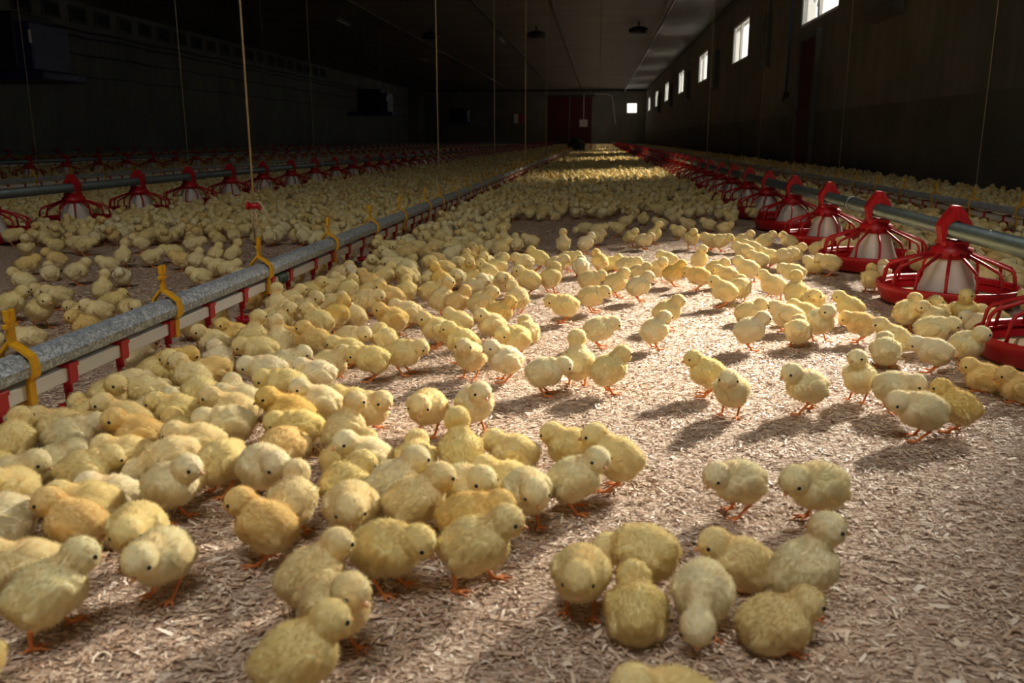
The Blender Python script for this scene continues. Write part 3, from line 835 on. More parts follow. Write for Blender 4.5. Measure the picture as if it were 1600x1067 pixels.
# ------------------------------------------------------------------ nipple drinker lines
def drinker_meshes():
    R = {}
    mb = MB()                                   # yellow hanger: fork on top, S-shaped strap round rail and pipe
    def strap(path, w0, w1, th):
        for i in range(len(path) - 1):
            a, b = Vector((path[i][0], 0, path[i][1])), Vector((path[i + 1][0], 0, path[i + 1][1]))
            d = b - a; L = d.length; q = d.to_track_quat('Z', 'Y').to_matrix().to_4x4()
            mb.box((-th, -w0, -.001), (th, w0, L + .001), Matrix.Translation(a) @ Matrix.Rotation(math.atan2(d.x, d.z), 4, 'Y'), bev=.0012)
    strap([(-.004, .240), (-.006, .215), (-.005, .196), (.012, .186), (.030, .172), (.0335, .155), (.0325, .140), (.020, .128), (.0195, .100), (.0195, .088)], .0090, .0090, .0038)
    strap([(-.004, .205), (-.018, .190), (-.030, .176), (-.0335, .150), (-.0315, .136), (-.022, .128), (-.0195, .110), (-.0195, .088)], .0075, .0075, .0030)
    mb.box((-.024, -.0085, .0835), (.024, .0085, .090), bev=.001)
    for s in (-1, 1): mb.box((-.009, s * .0075 - .0035, .236), (.001, s * .0075 + .0035, .257), bev=.0012)
    mb.box((-.0095, -.016, .2245), (-.0005, .016, .232), bev=.001)
    R['hanger'] = mb.mesh('hanger'), 'yellow'
    mb = MB()                                   # red clip saddle over the pipe and nipple arm
    mb.box((-.0185, -.0155, .1225), (.0190, .0155, .1285), bev=.0012)
    mb.box((.0155, -.0140, .0935), (.0195, .0140, .1245), bev=.001)
    mb.box((-.0190, -.0140, .0935), (-.0150, .0140, .1245), bev=.001)
    mb.box((-.0180, -.0135, .0880), (.0185, .0135, .0945), bev=.001)
    mb.box((.0, -.0165, .1195), (.0215, .0165, .1290), bev=.0015)
    mb.tube([(.004, 0, .092), (.004, 0, .070)], .0085, 10)
    mb.box((-.002, -.0045, .034), (.006, .0045, .080), bev=.001)
    R['clip'] = mb.mesh('clip'), 'red_clip'
    mb = MB(); mb.lathe([(.0, .028), (.020, .028), (.026, .034), (.030, .044), (.0275, .044), (.022, .036), (.0, .032)], 20, c=(.012, 0, 0)); R['cup'] = mb.mesh('cup'), 'red_clip'
    mb = MB(); mb.tube([(.006, 0, .072), (.006, 0, .060)], .0035, 8); R['nipple'] = mb.mesh('nipple'), 'steel'
    mb = MB(); mb.lathe([(.0165, -.040), (.0205, -.040), (.0215, -.030), (.0195, -.024), (.0195, -.004), (.0225, 0), (.0195, .004), (.0195, .024), (.0215, .030), (.0205, .040), (.0165, .040)], 24, closed=True); R['joint'] = mb.mesh('joint'), 'green'
    for me, mm in R.values(): me.materials.append(M[mm])
    return {k: v[0] for k, v in R.items()}
DM = drinker_meshes()

def drinker(x, ya, yb, label, hooks, clips, rest_from, joint_y, tilt=0.0):
    e = empty('drinker_line', (x, ya, 0)); tag(e, label, 'drinker line', 'nipple drinker lines')
    e.rotation_euler = (tilt, 0, 0)
    L = yb - ya
    # rail: bevelled galvanised profile
    mb = MB(); mb.prism([(-.026, .137), (.026, .137), (.0285, .140), (.0290, .156), (.0150, .1745), (.0105, .176), (-.0105, .176), (-.0150, .1745), (-.0290, .156), (-.0285, .140)], 1, 0, L)
    mb.build('top_rail', M['galv'], e)
    mb = MB(); mb.prism([(-.0135, .0945), (.0135, .0945), (.0150, .0965), (.0150, .1205), (.0135, .1225), (-.0135, .1225), (-.0150, .1205), (-.0150, .0965)], 1, 0, L)
    mb.build('water_pipe', M['white_pipe'], e)
    for y in hooks:
        o = bpy.data.objects.new('hanger_hook', DM['hanger']); link(o, e); o.location = (0, y - ya, 0)
    for i, y in enumerate(clips):
        o = bpy.data.objects.new('nipple_clip', DM['clip']); link(o, e); o.location = (0, y - ya, 0)
        if y < 9:
            c = bpy.data.objects.new('drip_cup', DM['cup']); link(c, o)
            c = bpy.data.objects.new('nipple', DM['nipple']); link(c, o)
    if rest_from is not None:
        src = DM['clip']; n = len(src.vertices)
        co = np.empty(n * 3); src.vertices.foreach_get('co', co); co = co.reshape(-1, 3)
        fc = [tuple(p.vertices) for p in src.polygons]
        mb = MB(); y = rest_from
        while y < yb - .3:
            mb.add([(p[0], p[1] + y - ya, p[2]) for p in co], fc); y += .42
        o = mb.build('nipple_clips', M['red_clip'], e); o['kind'] = 'stuff'
    if joint_y is not None:
        o = bpy.data.objects.new('pipe_joint', DM['joint']); link(o, e); o.rotation_euler = (PI / 2, 0, 0); o.location = (0, joint_y - ya, .1085); o['label'] = 'dark green pipe joint'
    return e
HOOKS = [.18, .79, 1.396, 1.945, 2.544, 3.24, 3.87, 4.47, 5.15, 5.60] + [5.60 + .62 * k for k in range(1, 47)]
CLIPS = [.70, .91, 1.115, 1.321, 1.525, 1.713, 1.928, 2.147, 2.372, 2.591, 2.754, 3.015, 3.216, 3.45, 3.673, 3.873] + [3.873 + .213 * k for k in range(1, 78)]
drinker(-1.02, -2.6, 35.3, 'near drinker line with galvanised rail, white pipe and red nipple clips across the litter', HOOKS, CLIPS, CLIPS[-1] + .42, 2.68)
drinker(2.30, -1.5, 70, 'drinker line in the shade between feeder line and windowed wall', [2.5 + .62 * k for k in range(50)], [2.4 + .25 * k for k in range(60)], 17.5, None)
drinker(-5.50, -1, 70, 'drinker line between the first two feeder lines on the dark side', [4.4 + .62 * k for k in range(60)], [4.2 + .25 * k for k in range(80)], 24.5, None)
drinker(-9.70, -1, 70, 'farthest drinker line beyond the second feeder line', [10.4 + .62 * k for k in range(50)], [10.2 + .25 * k for k in range(60)], 25.5, None)

# suspension cords
def cord(x, y, z0, r, label, knot=False):
    e = empty('suspension_cord', (x, y, z0)); tag(e, label, 'cord', 'suspension cords')
    mb = MB(); mb.tube([(0, 0, .05 if knot else 0), (0.001, 0, (ZC - z0) * .5), (0, 0, ZC - z0)], r, 8); mb.build('cord_line', M['cord'], e)
    if knot:
        mb = MB(); mb.tube([(0, 0, .055), (-.010, .002, .02), (-.004, .004, -.048)], r, 6); mb.build('cord_loop', M['cord'], e)
        mb = MB(); mb.tube([(0, 0, .055), (.008, -.002, .02), (-.002, -.004, -.048)], r, 6); mb.build('cord_loop', M['cord'], e)
        mb = MB(); mb.tube([(0, 0, .06), (.016, -.004, .066), (.030, -.006, .052), (.040, -.008, .028), (.048, -.01, .004)], r * .9, 6); mb.build('cord_tail', M['cord'], e)
        mb = MB(); mb.tube([(-.017, 0, .052), (.017, 0, .052)], [.0085, .0085], 12)
        for q in (-.017, .017): mb.tube([(q - .003, 0, .052), (q + .003, 0, .052)], .0125, 12)
        mb.build('toggle', M['red'], e)
    else:
        mb = MB(); mb.tube([(0, 0, -.012), (0, 0, .02)], max(.008, r * 1.6), 8); mb.build('cord_knot', M['cord'], e)
    return e
cord(-1.025, 2.53, .30, .0032, 'pale cord with red toggle tied to the yellow hook of the near drinker line', True)
for x, y, lab in ((-1.02, 5.60, 'pale cord hanging to the near drinker line, second along it'), (-1.02, 8.70, 'pale cord hanging to the near drinker line, third along it'), (-1.02, 12.42, 'pale cord hanging to the near drinker line, fourth along it'), (-1.02, 17.38, 'thin cord hanging to the near drinker line, fifth along it')):
    cord(x, y, .255, .0042 if y < 9 else .006, lab)
for x, y, lab in ((2.30, 5.6, 'thin cord to the shaded drinker line by the bare wall'), (2.30, 8.7, 'thin cord to the shaded drinker line below the first window'), (2.3, 13.0, 'thin cord to the shaded drinker line before the grey hood'), (2.3, 19.0, 'thin cord to the shaded drinker line before the second window')):
    cord(x, y, .255, .0024, lab)
for x, y, lab in ((-3.25, 6.75, 'thin cord to the first feed tube beyond the drinkers, nearest one'), (-3.25, 9.9, 'thin cord to the first feed tube beyond the drinkers, farther one'), (1.19, 9.9, 'thin cord to the feed tube before the row of windows')):
    cord(x, y, .30, .0028, lab)
for x, y, lab in ((-5.5, 8.2, 'thin cord beside the large dark heater'), (-5.5, 14.4, 'thin cord to the second drinker line, mid hall'), (-7.45, 17.0, 'thin cord to the second feed tube on the dark side')):
    cord(x, y, .26, .003, lab)
# ------------------------------------------------------------------ the camera's frame (used to look up where things stand on the floor)
FPX, HC = 1350.0, 0.55
VX, VY = 935.0, 216.0
PITCH = math.atan((533.5 - VY) / FPX); YAW = math.atan((VX - 800) / FPX * math.cos(PITCH))
Fv = Vector((-math.sin(YAW) * math.cos(PITCH), math.cos(YAW) * math.cos(PITCH), -math.sin(PITCH)))
Rv = Vector((math.cos(YAW), math.sin(YAW), 0)); Uv = Rv.cross(Fv)
def on_plane(px, py, z):
    d = Fv + Rv * ((px - 800) / FPX) + Uv * (-(py - 533.5) / FPX)
    t = (z - HC) / d.z
    return d.x * t, d.y * t
def project(x, y, z):
    d = Vector((x, y, z - HC)); w = d.dot(Fv)
    if w < .05: return None
    return 800 + FPX * d.dot(Rv) / w, 533.5 - FPX * d.dot(Uv) / w

# px, py of the trunk, heading seen from the camera (0 right, 90 away, 180 left, 270 towards), pose, tint
C = """
75 930 15 W 0;245 868 232 D 0;205 828 250 D 1;42 888 172 H 1;12 838 180 H 0;110 815 148 N 2;-80 1050 178 H 1
20 803 180 H 0;52 758 222 N 1;52 722 352 H 0;6 716 185 H 1;92 705 345 S 0;140 708 180 H 1;128 738 2 D 1;150 771 180 H 1;168 752 170 S 0;234 750 318 N 0
252 722 182 P 1;172 690 180 N 2;88 687 2 D 0;186 650 168 N 1;25 672 62 N 1;82 655 170 H 1;126 655 130 H 1;112 628 300 N 1;176 616 355 P 1;212 618 350 P 1;192 640 5 S 0;228 645 180 H 1
224 574 2 D 2;222 553 20 H 0;274 600 135 N 1;314 586 165 P 2;214 597 335 R 1;248 620 285 P 1;362 611 178 D 1;372 630 182 H 0;340 650 180 W 1;288 660 182 D 0;284 628 90 S 0;425 660 180 N 2;420 581 184 D 0;450 571 10 H 0;284 680 180 H 1;224 674 100 S 1
335 735 215 P 1;405 730 292 D 0;463 703 58 P 2;478 672 182 D 1;525 690 28 T 1;505 627 188 N 0;546 629 180 S 1;574 638 325 H 1;484 775 76 N 1;546 748 45 H 1;552 715 20 S 1;558 796 265 D 1;610 708 198 N 0
605 755 20 N 0;702 712 100 T 1;664 718 90 H 1;660 775 10 N 1;735 772 325 H 0;772 712 172 H 1;770 743 180 S 1;797 768 282 D 0;732 808 0 D 2;735 858 2 W 1;614 860 328 D 1;492 905 20 N 1;516 945 300 N 1;466 1026 10 N 1;417 820 152 N 2
875 752 12 R 0;886 709 170 H 1;942 712 165 N 1;945 900 264 D 1;1006 870 150 P 1;1014 946 95 S 1;1094 932 266 P 0;1160 950 18 S 1;1244 897 30 T 0;1164 881 180 S 1;1155 752 214 D 0;1278 764 222 D 0;1048 1108 200 H 1
1440 645 202 D 0;1496 635 166 N 2;1395 605 340 D 0;1345 590 250 T 0;1260 606 216 W 0;1143 611 258 N 0;1106 583 182 N 1;1172 517 22 N 0;1172 487 20 S 1;1230 495 172 H 1;1256 486 180 S 1;1247 517 95 H 1;1281 504 300 N 0;1270 470 285 H 1;1243 458 90 T 1
1328 480 182 N 1;1345 506 184 D 2;1396 531 174 N 1;1383 548 100 H 0;1460 549 180 D 0;1458 517 0 D 0;1510 540 318 L 0;1422 490 60 N 1;1455 496 192 N 1;1460 479 270 S 1;1481 491 5 S 1;1505 487 264 T 1;1546 496 182 S 1;1554 513 200 H 0;1540 588 182 S 2;1597 604 180 S 2
682 515 188 N 1;716 503 150 H 1;722 535 166 N 1;742 558 246 N 1;782 561 196 N 0;805 528 216 D 1;768 507 205 N 1;823 516 95 S 1;780 490 20 N 2;808 465 120 N 1;750 475 10 N 1;717 473 40 N 2;690 468 30 T 1;668 455 0 H 1;742 447 0 S 0;642 453 92 N 1
628 553 338 D 1;585 560 178 D 1;613 500 200 W 2;636 488 190 H 1;446 470 22 N 1;487 456 345 N 1;521 452 25 H 1;547 450 60 N 1;573 453 0 S 1;560 470 345 D 1;610 465 165 N 2;469 486 20 R 1;501 473 120 S 1;530 475 2 H 1;495 503 150 N 1;522 496 45 N 2;553 491 120 S 1;440 505 18 R 1;424 495 0 S 1
495 538 150 N 2;438 538 100 T 1;459 526 180 S 2;551 528 330 D 1;598 531 118 H 1;531 545 182 H 1;515 566 0 S 1;492 585 182 H 0;306 533 186 N 1;349 530 190 N 2;350 554 100 S 0;388 532 45 T 1;403 546 182 D 1;334 501 60 N 1;366 496 45 N 1;401 482 80 T 1;413 468 0 H 2;386 502 5 S 1
882 478 190 D 1;925 463 0 D 1;828 439 180 N 1;857 436 60 N 1;870 413 0 H 1;842 403 170 N 1;818 411 200 H 1;887 405 0 D 1;907 416 90 H 0;937 408 120 N 2;922 438 10 D 1;962 442 30 N 1;998 448 20 N 0;955 410 0 S 1;980 415 350 D 1;1003 425 20 H 1;1024 420 300 N 1;1052 426 20 N 2;1091 432 180 D 2
1043 405 170 H 1;1095 406 300 T 1;1118 416 0 S 1;1135 430 182 H 1;1131 456 180 N 1;1157 450 95 H 1;1168 421 180 W 1;880 381 92 T 1;915 381 40 N 0;931 372 0 H 1;830 377 180 H 1;807 381 100 N 1;787 376 90 T 1;985 370 315 N 1;1006 376 0 H 1;1022 367 30 T 1;1060 361 180 H 1;1083 373 280 N 1;1110 377 190 H 1;1130 377 10 D 1;1162 377 20 N 1;1162 393 180 H 1
965 356 170 D 1;977 346 0 H 1;914 358 175 P 1;933 360 5 D 1;1032 350 180 H 1;1005 342 90 H 1;1055 341 0 N 1;1075 351 180 H 1;1107 351 170 H 1;1132 357 20 H 1;1142 341 180 N 1;936 514 10 D 0;1023 516 42 N 0;1042 488 20 N 1;858 580 2 D 0;903 572 92 T 1;944 578 32 N 1;668 638 248 D 1;741 633 290 N 0
1207 446 160 W 1;1240 427 182 D 1;1186 405 180 H 1;1223 401 20 D 1;1238 399 0 N 1;1207 402 182 H 1;1190 377 0 N 1;1174 388 175 H 1;1233 377 180 N 1;1295 411 182 D 1;1275 415 170 S 1;1278 388 0 N 1;1372 436 92 N 1;1375 430 80 N 0
45 529 180 H 1;62 486 300 N 1;17 477 4 N 1;92 463 180 H 1;72 458 170 S 1;37 440 152 N 1;48 413 0 H 2;78 425 92 S 1;83 407 180 N 2;120 425 0 N 1;160 452 58 T 1;170 413 180 H 1;191 432 260 H 0;192 401 60 T 1;127 486 180 S 1;160 487 182 H 1;198 483 290 D 1;176 468 0 S 1;136 511 180 N 2
237 402 2 H 1;42 389 260 T 1;113 380 0 D 1;92 383 180 H 1;131 383 350 D 1;106 353 90 T 1;130 352 0 N 1;165 351 20 H 1;182 345 180 H 1;220 380 180 N 1;237 366 0 H 1;275 365 10 N 1;288 348 0 N 1;271 394 180 D 1;284 407 170 H 2;302 383 0 D 1;306 407 60 N 1;313 432 182 H 1;338 397 60 N 1;340 418 180 H 1;363 397 20 T 1;357 421 0 H 1;375 428 180 S 1
"""
LST = []
for row in C.strip().replace('\n', ';').split(';'):
    a = row.split(); LST.append((float(a[0]), float(a[1]), float(a[2]), a[3], int(a[4])))
CH = []
for px, py, ang, pose, tint in LST:
    zc = {'S': .036, 'H': .046, 'P': .047}.get(pose, .054)
    x, y = on_plane(px, py, zc)
    phi = math.atan2(x, y)
    CH.append(dict(x=x, y=y, rz=math.radians(ang) - phi, ang=ang % 360, pose=pose, tint=tint, px=px, py=py, hand=True, s=random.uniform(.96, 1.06)))
# where nothing may stand: feeder pans, rail clips
def blocked(x, y, r=.04):
    for fx, fy in FEEDERS:
        if abs(fx - x) < .4 and abs(fy - y) < .4 and math.hypot(fx - x, fy - y) < .225 + r: return True
    return False
# the rest of the 300 nearest: filled in behind, among the hand-placed ones
def crowd_density(px, py):
    """how thick the crowd is at a place of the floor, by what the hall shows there (0..1)"""
    x, y = on_plane(px, py, .05)
    if x < -1.1 and py < 372: return .9
    if x < -1.1: return 0
    if x > 1.2: return .75
    if px < 790 and py < 440: return 1.0
    if py < 335: return .85
    return 0
need = 300 - len(CH)
cand = []
for _ in range(60000):
    y = rng.uniform(2.6, 6.5); x = rng.uniform(-4.0, 3.2)
    p = project(x, y, .05)
    if p is None or not (-20 < p[0] < 1620 and p[1] < 445): continue
    if rng.random() > crowd_density(*p): continue
    cand.append((y, x, y, p))
cand.sort()
for _, x, y, p in cand:
    if need <= 0: break
    if blocked(x, y) or any((c['x'] - x) ** 2 + (c['y'] - y) ** 2 < .083 ** 2 for c in CH): continue
    ang = float(rng.uniform(0, 360)); pose = rng.choice(list('NNNDDHHHSWTLRP'))
    CH.append(dict(x=x, y=y, rz=math.radians(ang) - math.atan2(x, y), ang=ang, pose=str(pose), tint=int(rng.choice([0, 1, 1, 1, 2])), px=p[0], py=p[1], hand=False, s=random.uniform(.95, 1.05)))
    need -= 1
# let neighbours shove each other apart; they also keep out of the pans and from under the drinker pipes
X = np.array([[c['x'], c['y']] for c in CH])
Hd = np.array([[math.cos(c['rz']), math.sin(c['rz'])] for c in CH])
OFF = np.array([.016 if c['pose'] == 'T' else .030 if c['pose'] in 'PD' else .024 for c in CH])[:, None]
RAD = .0340
LINES = [-1.02, 2.30, -5.50, -9.70]
nC = len(CH)
for it in range(140):
    A = np.concatenate([X + Hd * OFF, X - Hd * .016])
    D = A[:, None] - A[None]; d = np.linalg.norm(D, axis=2) + np.eye(2 * nC) * 9
    ii = np.arange(nC); d[ii, ii + nC] = 9; d[ii + nC, ii] = 9
    push = np.clip(2 * RAD - d, 0, None)
    mv = .25 * (D / d[:, :, None] * push[:, :, None]).sum(1)
    for q in LINES:
        dx = A[:, 0] - q; k_ = np.abs(dx) < .056
        mv[k_, 0] += np.where(dx[k_] >= 0, .056 - dx[k_], -.056 - dx[k_]) * .6
    X += mv[:nC] + mv[nC:]
    for i in range(nC):
        for fx, fy in FEEDERS:
            if abs(fx - X[i, 0]) > .35 or abs(fy - X[i, 1]) > .35: continue
            for o_ in (OFF[i, 0], -.014):
                q = X[i] + Hd[i] * o_ - (fx, fy); L = math.hypot(*q)
                if L < .265: X[i] += q / L * (.265 - L) * .8
for c, p in zip(CH, X): c['x'], c['y'] = float(p[0]), float(p[1])
# last, a true shape test with coarse skins: whoever still bites into a neighbour steps aside
from mathutils.bvhtree import BVHTree
coarse = {}
for key, p in POSES.items():
    me, _i = chick_core(p, .0042)
    v = np.empty(len(me.vertices) * 3); me.vertices.foreach_get('co', v)
    coarse[key] = (v.reshape(-1, 3), [tuple(q.vertices) for q in me.polygons])
    bpy.data.meshes.remove(me)
def skin(c):
    v, f = coarse[c['pose']]; ca, sa = math.cos(c['rz']), math.sin(c['rz']); s_ = c['s'] * 1.02
    w = np.stack([c['x'] + s_ * (v[:, 0] * ca - v[:, 1] * sa), c['y'] + s_ * (v[:, 0] * sa + v[:, 1] * ca), v[:, 2] * s_], 1)
    return BVHTree.FromPolygons(w.tolist(), f)
trees = [skin(c) for c in CH]
for it in range(18):
    moved = set(); bad = 0
    for q in range(nC):
        for ln in LINES:
            dmin = .046 + .032 * abs(math.cos(CH[q]['rz']))
            if abs(CH[q]['x'] - ln) < dmin - .0005: CH[q]['x'] = ln + math.copysign(dmin, CH[q]['x'] - ln); moved.add(q)
    for q in moved: trees[q] = skin(CH[q])
    for i in range(nC):
        for j in range(i + 1, nC):
            dx, dy = CH[i]['x'] - CH[j]['x'], CH[i]['y'] - CH[j]['y']
            if dx * dx + dy * dy > .0145: continue
            if trees[i].overlap(trees[j]):
                L = max(math.hypot(dx, dy), 1e-4); bad += 1
                for q, sg in ((i, 1), (j, -1)):
                    CH[q]['x'] += sg * dx / L * .0028; CH[q]['y'] += sg * dy / L * .0028; moved.add(q)
                    for ln in LINES:
                        pass
    if not moved: break
    for q in moved: trees[q] = skin(CH[q])
print('still touching', bad)
for c in CH:
    inpan = any(math.hypot(c['x'] - fx, c['y'] - fy) < .2 for fx, fy in FEEDERS)
    dist = math.hypot(c['x'], c['y'])
    lod = 0 if dist < 1.75 else 1 if dist < 3.4 else 2
    c['ob'] = place_chick(c['x'], c['y'], c['rz'], c['pose'], c['tint'], c['s'], lod)
    c['d'] = dist
    p = project(c['x'], c['y'], .05); c['px'], c['py'] = p

# ---- labels: look, pose, which way it faces, where it stands
TW = {0: 'pale cream', 1: 'soft yellow', 2: 'golden orange'}
PW = {'N': 'standing chick', 'L': 'chick turning its head', 'R': 'chick turning its head', 'D': 'chick looking down', 'P': 'pecking chick', 'T': 'stretching chick', 'H': 'hunched chick', 'S': 'sitting chick', 'W': 'walking chick'}
def face(a):
    a %= 360
    return ['facing right', 'facing away rightward', 'seen from behind', 'facing away leftward', 'facing left', 'facing the camera leftward', 'facing the camera', 'facing the camera rightward'][int(((a + 22.5) % 360) // 45)]
def zone(c):
    x, y, px, py = c['x'], c['y'], c['px'], c['py']
    if x < -1.08:
        if py > 440: return 'beyond the near drinker end'
        if py > 372: return 'between drinkers and far feeders'
        return 'close to the far red feeders'
    if x > 1.25: return 'behind the feed tube'
    if x > .80: return 'beside the near feeders'
    if py > 840: return 'in front' if px < 850 else 'in the front cluster'
    if px < 830 and py > 690: return 'in the near crowd'
    if px < 610 and py > 560: return 'by the near nipple clips'
    if px < 640 and py > 430: return 'along the drinker line'
    if px < 850: return 'in the mid crowd' if py > 430 else 'in the far crowd'
    if py > 540: return 'on open sunlit litter'
    if py > 395: return 'in the sunlit row' 
    return 'in shade past the sunlit row'
groups = {}
for c in CH:
    c['lab'] = f"{TW[c['tint']]} {PW[c['pose']]} {face(c['ang'])} {zone(c)}"
    groups.setdefault(c['lab'], []).append(c)
for lab, g in groups.items():
    g.sort(key=lambda c: c['px'])
    nw = len(lab.split())
    for i, c in enumerate(g):
        L = lab
        if len(g) > 1:
            o_ = 'leftmost' if i == 0 else 'rightmost' if i == len(g) - 1 else ordn[i] + ' from left'
            L = lab + ', ' + (o_ if nw <= 13 else {'leftmost': 'leftmost', 'rightmost': 'rightmost'}.get(o_, ordn[i]))
        tag(c['ob'], L, 'chick', 'chicks on the litter')

# ---- everyone farther off: a crowd past counting
def merge(name, parts):
    V, NR, T, LI, LT, MI = [], [], [], [], [], []
    base = 0
    for me, mi, tone in parts:
        n = len(me.vertices); v = np.empty(n * 3); me.vertices.foreach_get('co', v); V.append(v.reshape(-1, 3))
        li = np.empty(len(me.loops), dtype=np.int64); me.loops.foreach_get('vertex_index', li); LI.append(li + base)
        lt = np.empty(len(me.polygons), dtype=np.int64); me.polygons.foreach_get('loop_total', lt); LT.append(lt); MI.append(np.full(len(lt), mi))
        cn = np.empty(len(me.loops) * 3); me.corner_normals.foreach_get('vector', cn); NR.append(cn.reshape(-1, 3))
        if 'Tone' in me.color_attributes:
            t = np.empty(n * 4); me.color_attributes['Tone'].data.foreach_get('color', t); T.append(t.reshape(-1, 4))
        else: T.append(np.tile(np.array(tone, dtype=float), (n, 1)))
        base += n
    V, NR, T, LI, LT, MI = [np.concatenate(q) for q in (V, NR, T, LI, LT, MI)]
    out = bpy.data.meshes.new(name)
    out.vertices.add(len(V)); out.vertices.foreach_set('co', V.ravel())
    out.loops.add(len(LI)); out.loops.foreach_set('vertex_index', LI)
    out.polygons.add(len(LT)); out.polygons.foreach_set('loop_start', np.concatenate([[0], np.cumsum(LT)[:-1]]))
    out.update(calc_edges=True)
    out.polygons.foreach_set('material_index', MI.astype(np.int32)); out.polygons.foreach_set('use_smooth', [True] * len(LT))
    ca = out.color_attributes.new('Tone', 'FLOAT_COLOR', 'POINT'); ca.data.foreach_set('color', T.ravel())
    out.normals_split_custom_set(NR.tolist())
    return out
def far_proto(key):
    P = PROTO[key]
    me, info = chick_core(POSES[key], .0026)
    out = merge('far_' + key, [(me, 0, None), (P['fluff'][2], 0, None), (P['beak'], 1, (0, 0, 0, 1)), (P['eyes'][0], 2, (0, 0, 0, 1)), (P['eyes'][1], 2, (0, 0, 0, 1))])
    for m_ in ('far', 'beak', 'eye'): out.materials.append(M[m_])
    bpy.data.meshes.remove(me)
    return bpy.data.objects.new('far_chick_' + key, out)
fcol = bpy.data.collections.new('far_chick_shapes')
for key in 'NDHSTWPL': fcol.objects.link(far_proto(key))
taken = [(c['x'], c['y']) for c in CH]
grid = {}
def put(x, y, s): grid.setdefault((int(x / .1), int(y / .1)), []).append((x, y))
for t in taken: put(*t, 0)
def free(x, y, r):
    k = int(math.ceil(r / .1)); a, b = int(x / .1), int(y / .1)
    for i in range(a - k - 1, a + k + 2):
        for j in range(b - k - 1, b + k + 2):
            for q in grid.get((i, j), ()):
                if (q[0] - x) ** 2 + (q[1] - y) ** 2 < r * r: return False
    return True
FEED_BY = {}
for fx, fy in FEEDERS: FEED_BY.setdefault((round(fx, 2), int(fy)), []).append((fx, fy))
def in_pan(x, y):
    for fx in FX:
        if abs(fx - x) < .27:
            for q in (-1, 0, 1):
                for f in FEED_BY.get((round(fx, 2), int(y) + q), ()):
                    if (f[0] - x) ** 2 + (f[1] - y) ** 2 < .262 ** 2: return True
    return False
pts = []
lim = max(c['y'] for c in CH if not c['hand'])
def scatter(n, ya, yb, xa, xb, r):
    xs_ = rng.uniform(xa, xb, n); ys_ = rng.uniform(ya, yb, n); ru = rng.random(n)
    for x, y, u in zip(xs_, ys_, ru):
        if x > XR - .15 or x < XL + .2: continue
        p = project(x, y, .05)
        if p is None or not (-40 < p[0] < 1640): continue
        if p[1] > (446 if p[0] < 800 else 400) and x > -1.1 and x < 1.3: continue
        if p[1] > 372 and x < -1.1 and p[0] > -30: continue
        if y < 12 and u > crowd_density(*p) * 1.0 and not (x < -1.1): continue
        # open patches of litter
        if -1.0 < x < 1.0 and 310 < p[1] < 345 and p[0] > 880 and u > .35: continue
        if x > -1.1 and x < 1.2 and p[1] >= 335 and p[0] > 790: continue
        if not free(x, y, r) or in_pan(x, y) or min(abs(x - q) for q in LINES) < .06: continue
        put(x, y, 0); pts.append((x, y))
scatter(20000, 1.4, 8.0, -6.5, 3.8, .080)
scatter(22000, 8.0, 16.0, -10.5, 3.8, .092)
scatter(26000, 16.0, 32.0, -15.5, 3.8, .135)
scatter(22000, 32.0, 74.0, -15.5, 3.8, .22)
me = bpy.data.meshes.new('far_chick_crowd'); n = len(pts)
me.vertices.add(n); me.vertices.foreach_set('co', np.array([(x, y, .0015) for x, y in pts]).ravel())
rot = np.zeros((n, 3)); rot[:, 2] = rng.uniform(0, 2 * PI, n)
a = me.attributes.new('turn', 'FLOAT_VECTOR', 'POINT'); a.data.foreach_set('vector', rot.ravel())
a = me.attributes.new('size', 'FLOAT', 'POINT'); a.data.foreach_set('value', rng.uniform(.92, 1.08, n) * np.where(np.array(pts)[:, 1] > 32, 1.12, 1.0))
a = me.attributes.new('pick', 'INT', 'POINT'); a.data.foreach_set('value', rng.choice([0, 0, 1, 2, 2, 3, 3, 4, 5, 6, 7], n).astype(np.int32))
fo = bpy.data.objects.new('chick_crowd', me); link(fo)
tag(fo, 'dense crowd of tiny far yellow chicks filling the litter down the long hall', 'chicks', None, 'stuff')
ng = bpy.data.node_groups.new('crowd', 'GeometryNodeTree')
ng.interface.new_socket('Geometry', in_out='INPUT', socket_type='NodeSocketGeometry'); ng.interface.new_socket('Geometry', in_out='OUTPUT', socket_type='NodeSocketGeometry')
gi = ng.nodes.new('NodeGroupInput'); go = ng.nodes.new('NodeGroupOutput')
iop = ng.nodes.new('GeometryNodeInstanceOnPoints'); ci = ng.nodes.new('GeometryNodeCollectionInfo')
ci.inputs['Collection'].default_value = fcol; ci.inputs['Separate Children'].default_value = True; ci.inputs['Reset Children'].default_value = True
def attr(nm, dt):
    q = ng.nodes.new('GeometryNodeInputNamedAttribute'); q.data_type = dt; q.inputs['Name'].default_value = nm
    return [o for o in q.outputs if o.enabled][0]
ng.links.new(gi.outputs[0], iop.inputs['Points']); ng.links.new(ci.outputs[0], iop.inputs['Instance'])
iop.inputs['Pick Instance'].default_value = True
ng.links.new(attr('pick', 'INT'), iop.inputs['Instance Index']); ng.links.new(attr('turn', 'FLOAT_VECTOR'), iop.inputs['Rotation']); ng.links.new(attr('size', 'FLOAT'), iop.inputs['Scale'])
ng.links.new(iop.outputs[0], go.inputs[0])
fo.modifiers.new('crowd', 'NODES').node_group = ng
print('chicks', len(CH), 'crowd', n)
